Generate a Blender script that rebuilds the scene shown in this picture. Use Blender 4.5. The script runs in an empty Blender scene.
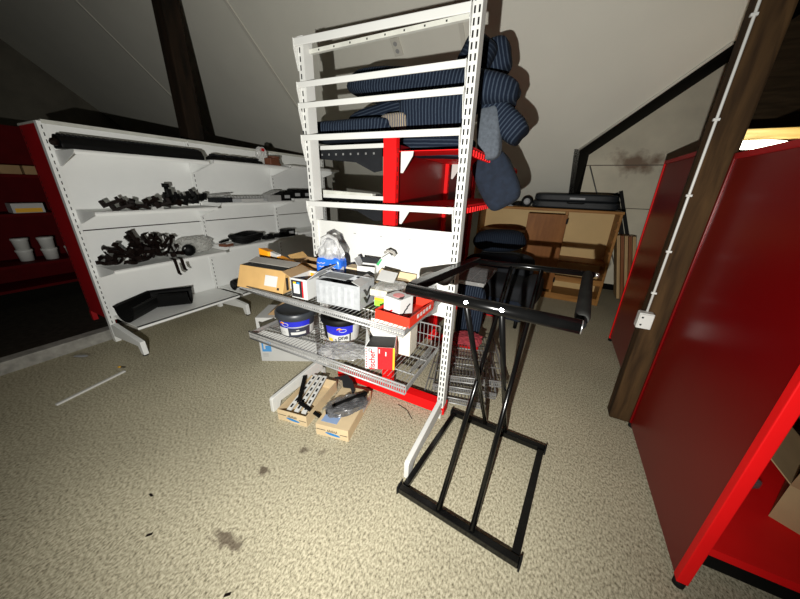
import bpy, math, random
from mathutils import Vector, Matrix, Euler, noise
random.seed(7)
C = bpy.context.scene.collection
PI = math.pi
R = math.radians

# ------------------------------------------------------------------ camera
F = 292.0
AX = Vector((0.887, 0.188, -0.423)); AY = Vector((0.462, -0.306, 0.832))
def norm_axes():
    y = Vector((162, -107.5, 292)).normalized()
    d = Vector((-22, 760.5, 292)); d = (d - y * d.dot(y)).normalized()
    z = -d; x = y.cross(z)
    if x.x < 0: x = -x
    return x, y, z
WX, WY, WZ = norm_axes()                       # world axes in camera space (x right, y down, z forward)
EYE = Vector((0, 0, 1.5))
def ray(px, py):
    v = Vector((px - 400, py - 299.5, F))
    return Vector((WX.dot(v), WY.dot(v), WZ.dot(v)))
def at_y(px, py, Y):
    r = ray(px, py); return EYE + r * (Y / r.y)
def at_x(px, py, X):
    r = ray(px, py); return EYE + r * (X / r.x)
def at_z(px, py, Z):
    r = ray(px, py); return EYE + r * ((Z - 1.5) / r.z)
SLY, SLZ, SLT = 5.5, 1.2, 0.8                  # the roof slope: z = SLZ + SLT * (SLY - y)
def slope_z(y): return SLZ + SLT * (SLY - y)
def at_slope(px, py, off=0.0):
    r = ray(px, py); n = Vector((0, SLT, 1)); p0 = Vector((0, SLY, SLZ - off))
    return EYE + r * ((p0 - EYE).dot(n) / r.dot(n))

cam_d = bpy.data.cameras.new('camera'); cam = bpy.data.objects.new('camera', cam_d); C.objects.link(cam)
cam_d.sensor_fit = 'HORIZONTAL'; cam_d.sensor_width = 36.0; cam_d.lens = 36.0 * F / 800.0; cam_d.clip_start = 0.02
right = Vector((WX.x, WY.x, WZ.x)); down = Vector((WX.y, WY.y, WZ.y)); fwd = Vector((WX.z, WY.z, WZ.z))
M = Matrix((( right.x, -down.x, -fwd.x, EYE.x), (right.y, -down.y, -fwd.y, EYE.y), (right.z, -down.z, -fwd.z, EYE.z), (0, 0, 0, 1)))
cam.matrix_world = M
bpy.context.scene.camera = cam

# ------------------------------------------------------------------ materials
def mat(name, col, rough=0.5, metal=0.0, spec=0.5, coat=0.0, var=0.0, vscale=8.0, bump=0.0, bscale=200.0):
    m = bpy.data.materials.new(name); m.use_nodes = True
    nt = m.node_tree; b = nt.nodes['Principled BSDF']
    b.inputs['Base Color'].default_value = (*col, 1); b.inputs['Roughness'].default_value = rough
    b.inputs['Metallic'].default_value = metal; b.inputs['Specular IOR Level'].default_value = spec
    b.inputs['Coat Weight'].default_value = coat; b.inputs['Coat Roughness'].default_value = 0.08
    tc = nt.nodes.new('ShaderNodeTexCoord')
    if var:
        n = nt.nodes.new('ShaderNodeTexNoise'); n.inputs['Scale'].default_value = vscale; n.inputs['Detail'].default_value = 6
        nt.links.new(tc.outputs['Object'], n.inputs['Vector'])
        cr = nt.nodes.new('ShaderNodeValToRGB')
        cr.color_ramp.elements[0].position = 0.3; cr.color_ramp.elements[1].position = 0.7
        cr.color_ramp.elements[0].color = (*[c * (1 - var) for c in col], 1)
        cr.color_ramp.elements[1].color = (*[min(1, c * (1 + var)) for c in col], 1)
        nt.links.new(n.outputs['Fac'], cr.inputs['Fac']); nt.links.new(cr.outputs['Color'], b.inputs['Base Color'])
    if bump:
        n2 = nt.nodes.new('ShaderNodeTexNoise'); n2.inputs['Scale'].default_value = bscale
        nt.links.new(tc.outputs['Object'], n2.inputs['Vector'])
        bp = nt.nodes.new('ShaderNodeBump'); bp.inputs['Strength'].default_value = bump; bp.inputs['Distance'].default_value = 0.003
        nt.links.new(n2.outputs['Fac'], bp.inputs['Height']); nt.links.new(bp.outputs['Normal'], b.inputs['Normal'])
    return m

def nodes(m): return m.node_tree.nodes, m.node_tree.links

def wood_mat(name, c1, c2, scale=3.0, stretch=(1, 1, 12), rough=0.5):
    m = bpy.data.materials.new(name); m.use_nodes = True; N, L = nodes(m); b = N['Principled BSDF']
    b.inputs['Roughness'].default_value = rough; b.inputs['Specular IOR Level'].default_value = .2
    tc = N.new('ShaderNodeTexCoord'); mp = N.new('ShaderNodeMapping'); mp.inputs['Scale'].default_value = stretch
    n = N.new('ShaderNodeTexNoise'); n.inputs['Scale'].default_value = scale; n.inputs['Detail'].default_value = 8; n.inputs['Distortion'].default_value = 0.6
    cr = N.new('ShaderNodeValToRGB'); cr.color_ramp.elements[0].position = 0.32; cr.color_ramp.elements[1].position = 0.68
    cr.color_ramp.elements[0].color = (*c1, 1); cr.color_ramp.elements[1].color = (*c2, 1)
    L.new(tc.outputs['Object'], mp.inputs['Vector']); L.new(mp.outputs['Vector'], n.inputs['Vector'])
    L.new(n.outputs['Fac'], cr.inputs['Fac']); L.new(cr.outputs['Color'], b.inputs['Base Color'])
    bp = N.new('ShaderNodeBump'); bp.inputs['Strength'].default_value = 0.25; bp.inputs['Distance'].default_value = 0.004
    L.new(n.outputs['Fac'], bp.inputs['Height']); L.new(bp.outputs['Normal'], b.inputs['Normal'])
    return m

def carpet_mat():
    m = bpy.data.materials.new('carpet'); m.use_nodes = True; N, L = nodes(m); b = N['Principled BSDF']
    b.inputs['Roughness'].default_value = 0.85; b.inputs['Specular IOR Level'].default_value = 0.2
    tc = N.new('ShaderNodeTexCoord')
    mp = N.new('ShaderNodeMapping'); mp.inputs['Scale'].default_value = (1, .6, 1); mp.inputs['Rotation'].default_value = (0, 0, R(20))
    L.new(tc.outputs['Object'], mp.inputs['Vector'])
    n1 = N.new('ShaderNodeTexNoise'); n1.inputs['Scale'].default_value = 112; n1.inputs['Detail'].default_value = 5; n1.inputs['Roughness'].default_value = 0.72
    L.new(mp.outputs['Vector'], n1.inputs['Vector'])
    cr = N.new('ShaderNodeValToRGB'); e = cr.color_ramp.elements
    e[0].position = 0.33; e[0].color = (0.10, 0.083, 0.050, 1); e[1].position = 0.60; e[1].color = (0.60, 0.55, 0.40, 1)
    x = e.new(0.46); x.color = (0.36, 0.325, 0.225, 1)
    L.new(n1.outputs['Fac'], cr.inputs['Fac'])
    n2 = N.new('ShaderNodeTexNoise'); n2.inputs['Scale'].default_value = 1.4; n2.inputs['Detail'].default_value = 5
    L.new(tc.outputs['Object'], n2.inputs['Vector'])
    r2 = N.new('ShaderNodeMapRange'); r2.inputs['From Min'].default_value = 0.3; r2.inputs['From Max'].default_value = 0.7
    r2.inputs['To Min'].default_value = 0.86; r2.inputs['To Max'].default_value = 1.06
    L.new(n2.outputs['Fac'], r2.inputs['Value'])
    mx = N.new('ShaderNodeMix'); mx.data_type = 'RGBA'; mx.blend_type = 'MULTIPLY'; mx.inputs['Factor'].default_value = 1
    L.new(cr.outputs['Color'], mx.inputs[6]); L.new(r2.outputs['Result'], mx.inputs[7])
    last = mx.outputs[2]
    sd0, sd1 = at_z(213, 532, 0), at_z(242, 548, 0); STAIN_ROT = math.atan2(sd1.y - sd0.y, sd1.x - sd0.x)
    # stains with a shape of their own
    nw = N.new('ShaderNodeTexNoise'); nw.inputs['Scale'].default_value = 28; nw.inputs['Detail'].default_value = 4
    L.new(tc.outputs['Object'], nw.inputs['Vector'])
    for (px, py, rx, ry, rot, k) in [(227, 541, .085, .034, STAIN_ROT, .75), (264, 471, .035, .028, 0, .8), (304, 450, .03, .022, .5, .75), (323, 452, .035, .018, .9, .45), (82, 355, .12, .05, .4, .35)]:
        p = at_z(px, py, 0)
        m2 = N.new('ShaderNodeMapping'); m2.vector_type = 'TEXTURE'
        m2.inputs['Location'].default_value = p; m2.inputs['Rotation'].default_value = (0, 0, rot); m2.inputs['Scale'].default_value = (rx, ry, 1)
        L.new(tc.outputs['Object'], m2.inputs['Vector'])
        ln = N.new('ShaderNodeVectorMath'); ln.operation = 'LENGTH'; L.new(m2.outputs['Vector'], ln.inputs[0])
        ad = N.new('ShaderNodeMath'); ad.operation = 'MULTIPLY_ADD'; ad.inputs[1].default_value = 2.4; L.new(nw.outputs['Fac'], ad.inputs[0]); L.new(ln.outputs['Value'], ad.inputs[2])
        rg = N.new('ShaderNodeMapRange'); rg.inputs['From Min'].default_value = 1.75; rg.inputs['From Max'].default_value = 2.25
        rg.inputs['To Min'].default_value = k; rg.inputs['To Max'].default_value = 0
        L.new(ad.outputs['Value'], rg.inputs['Value'])
        mm = N.new('ShaderNodeMix'); mm.data_type = 'RGBA'; L.new(rg.outputs['Result'], mm.inputs['Factor'])
        L.new(last, mm.inputs[6]); mm.inputs[7].default_value = (0.075, 0.05, 0.035, 1); last = mm.outputs[2]
    L.new(last, b.inputs['Base Color'])
    bp = N.new('ShaderNodeBump'); bp.inputs['Strength'].default_value = 0.3; bp.inputs['Distance'].default_value = 0.002
    L.new(n1.outputs['Fac'], bp.inputs['Height']); L.new(bp.outputs['Normal'], b.inputs['Normal'])
    return m

def cord_mat(name, dark, light, period=0.021, axis='X'):
    m = bpy.data.materials.new(name); m.use_nodes = True; N, L = nodes(m); b = N['Principled BSDF']
    b.inputs['Roughness'].default_value = 0.9; b.inputs['Specular IOR Level'].default_value = 0.15
    b.inputs['Sheen Weight'].default_value = 0.0
    tc = N.new('ShaderNodeTexCoord'); w = N.new('ShaderNodeTexWave'); w.bands_direction = axis
    w.inputs['Scale'].default_value = 0.314 / period; w.inputs['Distortion'].default_value = 0.9; w.inputs['Detail'].default_value = 2; w.inputs['Detail Scale'].default_value = 1.0
    L.new(tc.outputs['Object'], w.inputs['Vector'])
    cr = N.new('ShaderNodeValToRGB'); cr.color_ramp.elements[0].position = 0.60; cr.color_ramp.elements[1].position = 1.05 if False else 1.0
    cr.color_ramp.elements[0].color = (*dark, 1); cr.color_ramp.elements[1].color = (*light, 1)
    n = N.new('ShaderNodeTexNoise'); n.inputs['Scale'].default_value = 90; L.new(tc.outputs['Object'], n.inputs['Vector'])
    mu = N.new('ShaderNodeMath'); mu.operation = 'MULTIPLY_ADD'; mu.inputs[1].default_value = 0.35; mu.inputs[2].default_value = -0.17
    L.new(n.outputs['Fac'], mu.inputs[0])
    ad = N.new('ShaderNodeMath'); ad.operation = 'ADD'; L.new(w.outputs['Fac'], ad.inputs[0]); L.new(mu.outputs['Value'], ad.inputs[1])
    L.new(ad.outputs['Value'], cr.inputs['Fac']); L.new(cr.outputs['Color'], b.inputs['Base Color'])
    bp = N.new('ShaderNodeBump'); bp.inputs['Strength'].default_value = 0.4; bp.inputs['Distance'].default_value = 0.004
    L.new(w.outputs['Fac'], bp.inputs['Height']); L.new(bp.outputs['Normal'], b.inputs['Normal'])
    return m

def plastic_mat(name, col, alpha=0.4, rough=0.2):
    m = bpy.data.materials.new(name); m.use_nodes = True; N, L = nodes(m); b = N['Principled BSDF']
    b.inputs['Base Color'].default_value = (*col, 1); b.inputs['Roughness'].default_value = rough; b.inputs['Alpha'].default_value = alpha
    tc = N.new('ShaderNodeTexCoord'); n = N.new('ShaderNodeTexNoise'); n.inputs['Scale'].default_value = 22; n.inputs['Detail'].default_value = 4
    L.new(tc.outputs['Object'], n.inputs['Vector'])
    rg = N.new('ShaderNodeMapRange'); rg.inputs['From Min'].default_value = .3; rg.inputs['From Max'].default_value = .7
    rg.inputs['To Min'].default_value = alpha * .4; rg.inputs['To Max'].default_value = min(1, alpha * 1.7); L.new(n.outputs['Fac'], rg.inputs['Value']); L.new(rg.outputs['Result'], b.inputs['Alpha'])
    bp = N.new('ShaderNodeBump'); bp.inputs['Strength'].default_value = 0.6; bp.inputs['Distance'].default_value = 0.01
    L.new(n.outputs['Fac'], bp.inputs['Height']); L.new(bp.outputs['Normal'], b.inputs['Normal'])
    return m

def glow_mat(name, col, strength):
    m = bpy.data.materials.new(name); m.use_nodes = True; N, L = nodes(m); b = N['Principled BSDF']
    b.inputs['Base Color'].default_value = (*col, 1); b.inputs['Emission Color'].default_value = (*col, 1); b.inputs['Emission Strength'].default_value = strength
    return m

CARPET = carpet_mat()
CONCRETE = mat('kerb_concrete', (.30, .29, .26), .9, var=.3, vscale=14, bump=.3)
DARKFLOOR = mat('raised_floor_finish', (.030, .026, .020), .9, spec=.1, var=.3, vscale=20)
PLASTER = mat('painted_ceiling_board', (.76, .745, .655), .75, var=.03, vscale=2, bump=.12, bscale=90)
GABLE = mat('gable_wall_paint', (.17, .155, .12), .85, var=.15, vscale=4)
STRIP = mat('joint_strip_paint', (.66, .64, .56), .6, var=.03)
DARKTIMBER = mat('dark_and_shaded_timber', (.006, .0055, .005), .9, spec=.1, var=.3)  # dark baseboard tone, with the dormer's shade put into the colour
WHITE = mat('white_enamel', (.66, .66, .63), .38, var=.02, vscale=5)
WHITEP = mat('white_panel_enamel', (.74, .75, .73), .45, var=.02, vscale=3)
OFFW = mat('aged_white_enamel', (.60, .60, .54), .45, var=.1, vscale=14)
SLOT = mat('slot_shadow_gap', (.006, .006, .006), .9, var=.2)
GREYSH = mat('grey_shelf_enamel', (.36, .36, .35), .5, var=.04, vscale=6)
ZINC = mat('zinc_wire', (.33, .33, .325), .42, metal=.45, var=.1, vscale=30)
DZINC = mat('dull_zinc', (.30, .30, .29), .45, metal=.5, var=.15, vscale=20)
RED = mat('red_enamel', (.165, .0012, .002), .28, spec=.3, coat=.0, var=.06, vscale=2)
REDM = mat('red_matt_enamel', (.80, .006, .007), .55, spec=.2, var=.06, vscale=5)
DRED = mat('deep_red_enamel', (.40, .004, .008), .45, var=.1, vscale=5)
BLACK = mat('black_lacquer', (.003, .003, .003), .2, spec=.35, var=.2, vscale=15)
SATBLK = mat('black_plastic', (.004, .004, .004), .55, spec=.14, var=.2, vscale=10)
RUBBER = mat('black_rubber', (.006, .006, .006), .8, spec=.2, var=.2)
DKGREY = mat('charcoal_plastic', (.013, .014, .016), .55, spec=.18, var=.2, vscale=12)
BROWNPL = mat('dark_brown_plastic', (.008, .004, .003), .55, spec=.14, var=.25, vscale=20)
CHROME = mat('steel', (.62, .62, .62), .25, metal=.9, var=.05)
KRAFT = mat('kraft_card', (.46, .28, .10), .8, var=.1, vscale=9)
KRAFT2 = mat('pale_kraft_card', (.62, .48, .29), .8, var=.07, vscale=9)
DKRAFT = mat('brown_card', (.33, .21, .10), .85, var=.12, vscale=7)
CARDW = mat('white_card', (.52, .52, .505), .6, var=.03, vscale=7)
CARDG = mat('grey_print_card', (.40, .41, .42), .6, var=.10, vscale=40)
INK = mat('black_ink', (.012, .012, .014), .6, var=.1)
BLUEINK = mat('blue_print', (.02, .20, .50), .6, var=.1)
REDINK = mat('red_print', (.55, .006, .010), .5, var=.05)
ORANGE = mat('orange_plastic', (.95, .36, .01), .45, var=.06)
YELLOW = mat('yellow_print', (.90, .48, .02), .5, var=.05)
GREEN = mat('green_print', (.25, .65, .03), .5, var=.05)
DGREEN = mat('dark_green_print', (.02, .30, .09), .5, var=.05)
NAVYPL = mat('navy_bucket_plastic', (.028, .032, .050), .35, var=.1, vscale=10)
COBALT = mat('cobalt_label', (.015, .020, .42), .4, var=.05)
BLUEBAG = mat('blue_bag_print', (.015, .12, .62), .35, var=.1, vscale=25, bump=.4, bscale=40)
PLAST = plastic_mat('clear_film', (.42, .42, .42), .36)
PLASTD = plastic_mat('smoky_film', (.16, .16, .165), .45)
OAK = wood_mat('bureau_wood', (.24, .10, .022), (.40, .19, .05), 2.2, (1, 1, 9))
OAKD = wood_mat('bureau_door_wood', (.20, .070, .014), (.30, .115, .026), 2.2, (6, 1, 1))
PALEBACK = mat('bureau_back_board', (.66, .45, .19), .6, var=.06, vscale=3)
PINE = wood_mat('pale_board_wood', (.50, .32, .15), (.64, .44, .22), 3, (8, 8, 1))
REDPINE = wood_mat('reddish_board_wood', (.24, .08, .03), (.34, .13, .05), 3, (8, 8, 1))
BEAM = wood_mat('rough_brown_timber', (.022, .011, .004), (.075, .040, .015), 4, (5, 5, .6), .85)
BEAMD = wood_mat('dark_brown_boarding', (.05, .032, .016), (.10, .065, .033), 3, (1, 1, 6), .8)
CORD = cord_mat('navy_corduroy', (.007, .012, .024), (.042, .058, .083))
CORDZ = cord_mat('navy_corduroy_lengthwise', (.007, .012, .024), (.038, .052, .075), axis='Z')
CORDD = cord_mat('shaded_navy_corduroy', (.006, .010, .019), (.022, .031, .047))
GREYFAB = mat('grey_blue_cloth', (.085, .10, .12), .95, var=.2, vscale=60, bump=.3)
NAVYFAB = mat('plain_navy_cloth', (.010, .017, .032), .95, var=.25, vscale=30, bump=.3)
DARKFAB = mat('dark_upholstery', (.012, .014, .018), .85, var=.2, vscale=20)
CASE = mat('black_case_vinyl', (.012, .014, .017), .5, spec=.3, var=.2, vscale=20, bump=.3)
TERRA = mat('terracotta_brown_plastic', (.16, .055, .028), .5, var=.2)
GREYPAPER = mat('taupe_paper', (.30, .28, .25), .8, var=.1)

# ------------------------------------------------------------------ mesh builder
class MB:
    def __init__(s): s.v = []; s.f = []; s.m = []; s.sm = []
    def add(s, vs, fs, mi=0, smooth=False):
        o = len(s.v); s.v += [Vector(p) for p in vs]
        for f in fs: s.f.append([i + o for i in f]); s.m.append(mi); s.sm.append(smooth)
        return s
    def box(s, c, d, rot=(0, 0, 0), mi=0):
        e = Euler(rot).to_matrix(); c = Vector(c); x, y, z = d[0] / 2, d[1] / 2, d[2] / 2
        vs = [c + e @ Vector(p) for p in [(-x, -y, -z), (x, -y, -z), (x, y, -z), (-x, y, -z), (-x, -y, z), (x, -y, z), (x, y, z), (-x, y, z)]]
        return s.add(vs, [(0, 3, 2, 1), (4, 5, 6, 7), (0, 1, 5, 4), (1, 2, 6, 5), (2, 3, 7, 6), (3, 0, 4, 7)], mi)
    def bb(s, a, b, mi=0):                        # box from two corners
        return s.box([(p + q) / 2 for p, q in zip(a, b)], [abs(q - p) for p, q in zip(a, b)], mi=mi)
    def bar(s, p, q, w, h, up=(0, 0, 1), mi=0):    # rectangular bar from p to q
        p, q = Vector(p), Vector(q); d = (q - p).normalized(); u = Vector(up)
        r = d.cross(u)
        if r.length < 1e-4: r = d.cross(Vector((1, 0, 0)))
        r.normalize(); u = r.cross(d)
        vs = []
        for e in (p, q):
            for a, b in ((-1, -1), (1, -1), (1, 1), (-1, 1)): vs.append(e + r * (a * w / 2) + u * (b * h / 2))
        return s.add(vs, [(0, 1, 2, 3), (7, 6, 5, 4), (0, 4, 5, 1), (1, 5, 6, 2), (2, 6, 7, 3), (3, 7, 4, 0)], mi)
    def tube(s, pts, r, n=8, mi=0, closed=False, cap=True):
        pts = [Vector(p) for p in pts]; k = len(pts); vs = []; u0 = None
        for i, p in enumerate(pts):
            if closed: d = pts[(i + 1) % k] - pts[i - 1]
            else: d = pts[min(i + 1, k - 1)] - pts[max(i - 1, 0)]
            d.normalize()
            if u0 is None:
                u0 = d.cross(Vector((0, 0, 1)))
                if u0.length < .1: u0 = d.cross(Vector((1, 0, 0)))
            u = (u0 - d * u0.dot(d)).normalized(); w = d.cross(u); u0 = u
            rr = r[i] if isinstance(r, (list, tuple)) else r
            for j in range(n):
                a = 2 * PI * j / n; vs.append(p + u * (math.cos(a) * rr) + w * (math.sin(a) * rr))
        fs = []
        for i in range(k if closed else k - 1):
            for j in range(n):
                a, b = i * n + j, i * n + (j + 1) % n; c, d2 = ((i + 1) % k) * n + (j + 1) % n, ((i + 1) % k) * n + j
                fs.append((a, b, c, d2))
        s.add(vs, fs, mi, n > 4)
        if cap and not closed:
            o = len(s.v) - len(vs)
            s.f.append([o + j for j in range(n)][::-1]); s.m.append(mi); s.sm.append(False)
            s.f.append([o + (k - 1) * n + j for j in range(n)]); s.m.append(mi); s.sm.append(False)
        return s
    def lathe(s, prof, c=(0, 0, 0), n=32, mi=0, a0=0, a1=2 * PI):
        full = abs(a1 - a0 - 2 * PI) < 1e-6; c = Vector(c); vs = []; k = len(prof); nn = n if full else n + 1
        for j in range(nn):
            a = a0 + (a1 - a0) * j / n
            for r, z in prof: vs.append(c + Vector((math.cos(a) * r, math.sin(a) * r, z)))
        fs = []
        for j in range(n):
            for i in range(k - 1):
                a = j * k + i; b = ((j + 1) % nn) * k + i
                fs.append((a, b, b + 1, a + 1))
        return s.add(vs, fs, mi, True)
    def prism(s, poly, vec, mi=0):
        n = len(poly); vec = Vector(vec); a = [Vector(p) for p in poly]
        vs = a + [p + vec for p in a]
        fs = [list(range(n))[::-1], [n + i for i in range(n)]] + [(i, (i + 1) % n, n + (i + 1) % n, n + i) for i in range(n)]
        return s.add(vs, fs, mi)
    def quad(s, a, b, c, d, mi=0): return s.add([a, b, c, d], [(0, 1, 2, 3)], mi)
    def build(s, name, mats, parent=None, loc=None, rot=None, bevel=0.0, subsurf=0):
        if not isinstance(mats, (list, tuple)): mats = [mats]
        me = bpy.data.meshes.new(name); me.from_pydata([tuple(v) for v in s.v], [], s.f)
        for m in mats: me.materials.append(m)
        for p, mi, sm in zip(me.polygons, s.m, s.sm): p.material_index = mi; p.use_smooth = sm
        me.validate(); me.update()
        import bmesh
        bm = bmesh.new(); bm.from_mesh(me); bmesh.ops.recalc_face_normals(bm, faces=bm.faces); bm.to_mesh(me); bm.free()
        o = bpy.data.objects.new(name, me); C.objects.link(o)
        if parent: o.parent = parent
        if loc is not None: o.location = loc
        if rot is not None: o.rotation_euler = rot
        if bevel:
            b = o.modifiers.new('bevel', 'BEVEL'); b.width = bevel; b.segments = 2; b.limit_method = 'ANGLE'; b.angle_limit = R(40)
        if subsurf:
            b = o.modifiers.new('subsurf', 'SUBSURF'); b.levels = subsurf; b.render_levels = subsurf
        return o

def thing(name, label, cat, loc=(0, 0, 0), rz=0.0, group=None):
    o = bpy.data.objects.new(name, None); C.objects.link(o); o.location = loc; o.rotation_euler = (0, 0, rz); o.empty_display_size = .05
    o['label'] = label; o['category'] = cat
    if group: o['group'] = group
    return o
def tag(o, label, cat, group=None):
    o['label'] = label; o['category'] = cat
    if group: o['group'] = group
    return o
def struct(name, mb, m, label=None, **k):
    o = mb.build(name, m, **k); o['kind'] = 'structure'
    if label: o['label'] = label; o['category'] = name.split('_')[0]
    return o
def plabel(o, t): o['label'] = t; return o
def dup(root, loc, rot, label=None, group=None):
    r = root.copy(); C.objects.link(r); r.location = loc; r.rotation_euler = rot
    if label: r['label'] = label
    if group: r['group'] = group
    for ch in list(root.children):
        c = ch.copy(); C.objects.link(c); c.parent = r
        for g in ch.children:
            d = g.copy(); C.objects.link(d); d.parent = c
    return r
def text_mesh(txt, size, m, name, parent, matrix, bold=True):
    cu = bpy.data.curves.new('lettering', 'FONT'); cu.body = txt; cu.size = size; cu.align_x = 'CENTER'; cu.align_y = 'CENTER'; cu.extrude = 0.0004
    if bold: cu.offset = size * .018
    t = bpy.data.objects.new('lettering', cu); C.objects.link(t)
    bpy.context.view_layer.update()
    me = bpy.data.meshes.new_from_object(t.evaluated_get(bpy.context.evaluated_depsgraph_get()))
    bpy.data.objects.remove(t); bpy.data.curves.remove(cu)
    me.materials.clear(); me.materials.append(m)
    o = bpy.data.objects.new(name, me); C.objects.link(o); o.parent = parent; o.matrix_local = matrix
    return o
FRONT = Matrix.Rotation(R(90), 4, 'X')         # text in XY -> facing -Y

def puff(sx, sy, sz, n=14, e=4.0, seed=0, dent=0.06, sag=0.0):
    """soft cushion: rounded box with puffed faces and gentle lumps"""
    mb = MB(); idx = {}; vs = []; fs = []
    def vert(p):
        k = tuple(round(c, 5) for c in p)
        if k in idx: return idx[k]
        x, y, z = p
        l = (abs(x) ** e + abs(y) ** e + abs(z) ** e) ** (1 / e)
        q = Vector((x, y, z)) / l
        nz = noise.noise(Vector((q.x * 1.6 + seed * 7.1, q.y * 1.6, q.z * 1.6))) * dent
        q *= (1 + nz)
        w = Vector((q.x * sx / 2, q.y * sy / 2, q.z * sz / 2)); w.z -= sag * (q.x ** 2)
        vs.append(w); idx[k] = len(vs) - 1; return idx[k]
    for ax in range(3):
        for sg in (-1, 1):
            for i in range(n):
                for j in range(n):
                    q = []
                    for di, dj in ((0, 0), (1, 0), (1, 1), (0, 1)):
                        u = -1 + 2 * (i + di) / n; v = -1 + 2 * (j + dj) / n
                        p = [0, 0, 0]; p[ax] = sg; p[(ax + 1) % 3] = u; p[(ax + 2) % 3] = v
                        q.append(vert(p))
                    fs.append(q if sg > 0 else q[::-1])
    mb.add(vs, fs, 0, True)
    return mb

def crumple(sx, sy, sz, n=12, amp=.25, seed=0, e=3.0):
    mb = puff(sx, sy, sz, n, e, seed, 0)
    for v in mb.v:
        q = Vector((v.x / sx, v.y / sy, v.z / sz)) * 7 + Vector((seed * 3.3, 0, 0))
        k = 1 + amp * noise.noise(q) + amp * .7 * noise.noise(q * 2.3)
        v.x *= k; v.y *= k
        if v.z > -sz * .45: v.z *= k
    mb.sm = [False] * len(mb.sm)
    return mb

# ------------------------------------------------------------------ light
sc = bpy.context.scene
vs_ = sc.view_settings; vs_.view_transform = 'Standard'; vs_.look = 'None'; vs_.gamma = 1.0; vs_.use_curve_mapping = False
vs_.exposure = 0.0
fl = bpy.data.lights.new('phone_flash', 'SPOT'); fl.energy = 375; fl.color = (1.0, .985, .93); fl.shadow_soft_size = 0.008
fl.spot_size = R(146); fl.spot_blend = 1.0
fo = bpy.data.objects.new('phone_flash', fl); C.objects.link(fo); fo.location = (-0.07, -0.34, 1.31)
fo.rotation_euler = (ray(405, 225)).to_track_quat('-Z', 'Y').to_euler()
w = bpy.data.worlds.new('world'); sc.world = w; w.use_nodes = True
bg = w.node_tree.nodes['Background']; bg.inputs['Color'].default_value = (.9, 1, .85, 1); bg.inputs['Strength'].default_value = 0.004

# ------------------------------------------------------------------ setting
KX = -3.72                                       # face of the kerb
struct('floor', MB().bb((KX, -2.5, -.05), (6, 6.2, 0)), CARPET)
struct('floor_raised', MB().bb((-9.2, -2.5, -.05), (KX - .12, 6.2, .10)), DARKFLOOR)
struct('trim_1', MB().bb((KX - .12, -2.5, -.05), (KX, 5.45, .105)), CONCRETE, bevel=.006)
# roof slope with the dormer cut out of it
v0 = at_slope(580, 149); v1 = at_slope(735, 41); cb = at_slope(572.3, 200)
ve = v0 + (v1 - v0) * 3.4
ve.z = slope_z(ve.y)
KW = 5.56                                        # knee wall
poly = [(-9.1, KW), (cb.x, KW), (cb.x, cb.y), (v0.x, v0.y), (v1.x, v1.y), (ve.x, ve.y), (ve.x, -1.2), (-9.1, -1.2)]
pts = [Vector((x, y, slope_z(y))) for x, y in poly]
struct('ceiling', MB().prism(pts, (0, .05, .06)), PLASTER)
struct('wall_back', MB().bb((-9.1, KW, 0), (cb.x, KW + .05, slope_z(KW) + .02)), PLASTER)
WBY = 5.75
wl0 = at_y(589, 155, WBY); wl1 = at_y(718, 69, WBY); wlb = at_y(579, 215, WBY)
we = wl0 + (wl1 - wl0) * 3.2
conc = mat('stained_concrete_wall', (.84, .77, .60), .9, var=.10, vscale=3, bump=.2, bscale=30)
N, L = nodes(conc); b = N['Principled BSDF']
tc = N.new('ShaderNodeTexCoord'); src = b.inputs['Base Color'].links[0].from_socket
nw = N.new('ShaderNodeTexNoise'); nw.inputs['Scale'].default_value = 6; nw.inputs['Detail'].default_value = 6; L.new(tc.outputs['Object'], nw.inputs['Vector'])
mp = N.new('ShaderNodeMapping'); mp.vector_type = 'TEXTURE'; pst = at_y(637, 162, WBY); mp.inputs['Location'].default_value = pst; mp.inputs['Scale'].default_value = (.34, 1, .15); L.new(tc.outputs['Object'], mp.inputs['Vector'])
ln = N.new('ShaderNodeVectorMath'); ln.operation = 'LENGTH'; L.new(mp.outputs['Vector'], ln.inputs[0])
ad = N.new('ShaderNodeMath'); ad.operation = 'MULTIPLY_ADD'; ad.inputs[1].default_value = 3; L.new(nw.outputs['Fac'], ad.inputs[0]); L.new(ln.outputs['Value'], ad.inputs[2])
rg = N.new('ShaderNodeMapRange'); rg.inputs['From Min'].default_value = 1.7; rg.inputs['From Max'].default_value = 2.6; rg.inputs['To Min'].default_value = .8; rg.inputs['To Max'].default_value = 0; L.new(ad.outputs['Value'], rg.inputs['Value'])
mm = N.new('ShaderNodeMix'); mm.data_type = 'RGBA'; L.new(rg.outputs['Result'], mm.inputs['Factor']); L.new(src, mm.inputs[6]); mm.inputs[7].default_value = (.20, .10, .055, 1)
L.new(mm.outputs[2], b.inputs['Base Color'])
XJ = 1.80
tj = (XJ - wl0.x) / (we.x - wl0.x); zj = wl0.z + (we.z - wl0.z) * tj
mbw = MB().prism([(cb.x - .1, WBY, 0), (XJ, WBY, 0), (XJ, WBY, zj + .3), (wl0.x - .05, WBY, wl0.z + .3), (cb.x - .1, WBY, wl0.z + .3)], (0, .06, 0))
struct('wall_dormer', mbw, conc)
j0 = at_y(585, 161, WBY); j1 = at_y(665, 165, WBY); j2 = at_y(640, 209, WBY)
struct('trim_2', MB().bb((j0.x, WBY - .004, j1.z - .006), (XJ, WBY, j1.z + .006)), mat('joint_gap', (.16, .13, .10), .9, var=.2))
struct('trim_3', MB().bb((j0.x, WBY - .004, j2.z - .006), (XJ, WBY, j2.z + .006)), mat('lower_joint_gap', (.20, .17, .13), .9, var=.2))
struct('wall_back_boarded', MB().bb((XJ, WBY, 0), (6, WBY + .06, 6)), BEAMD)
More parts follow.
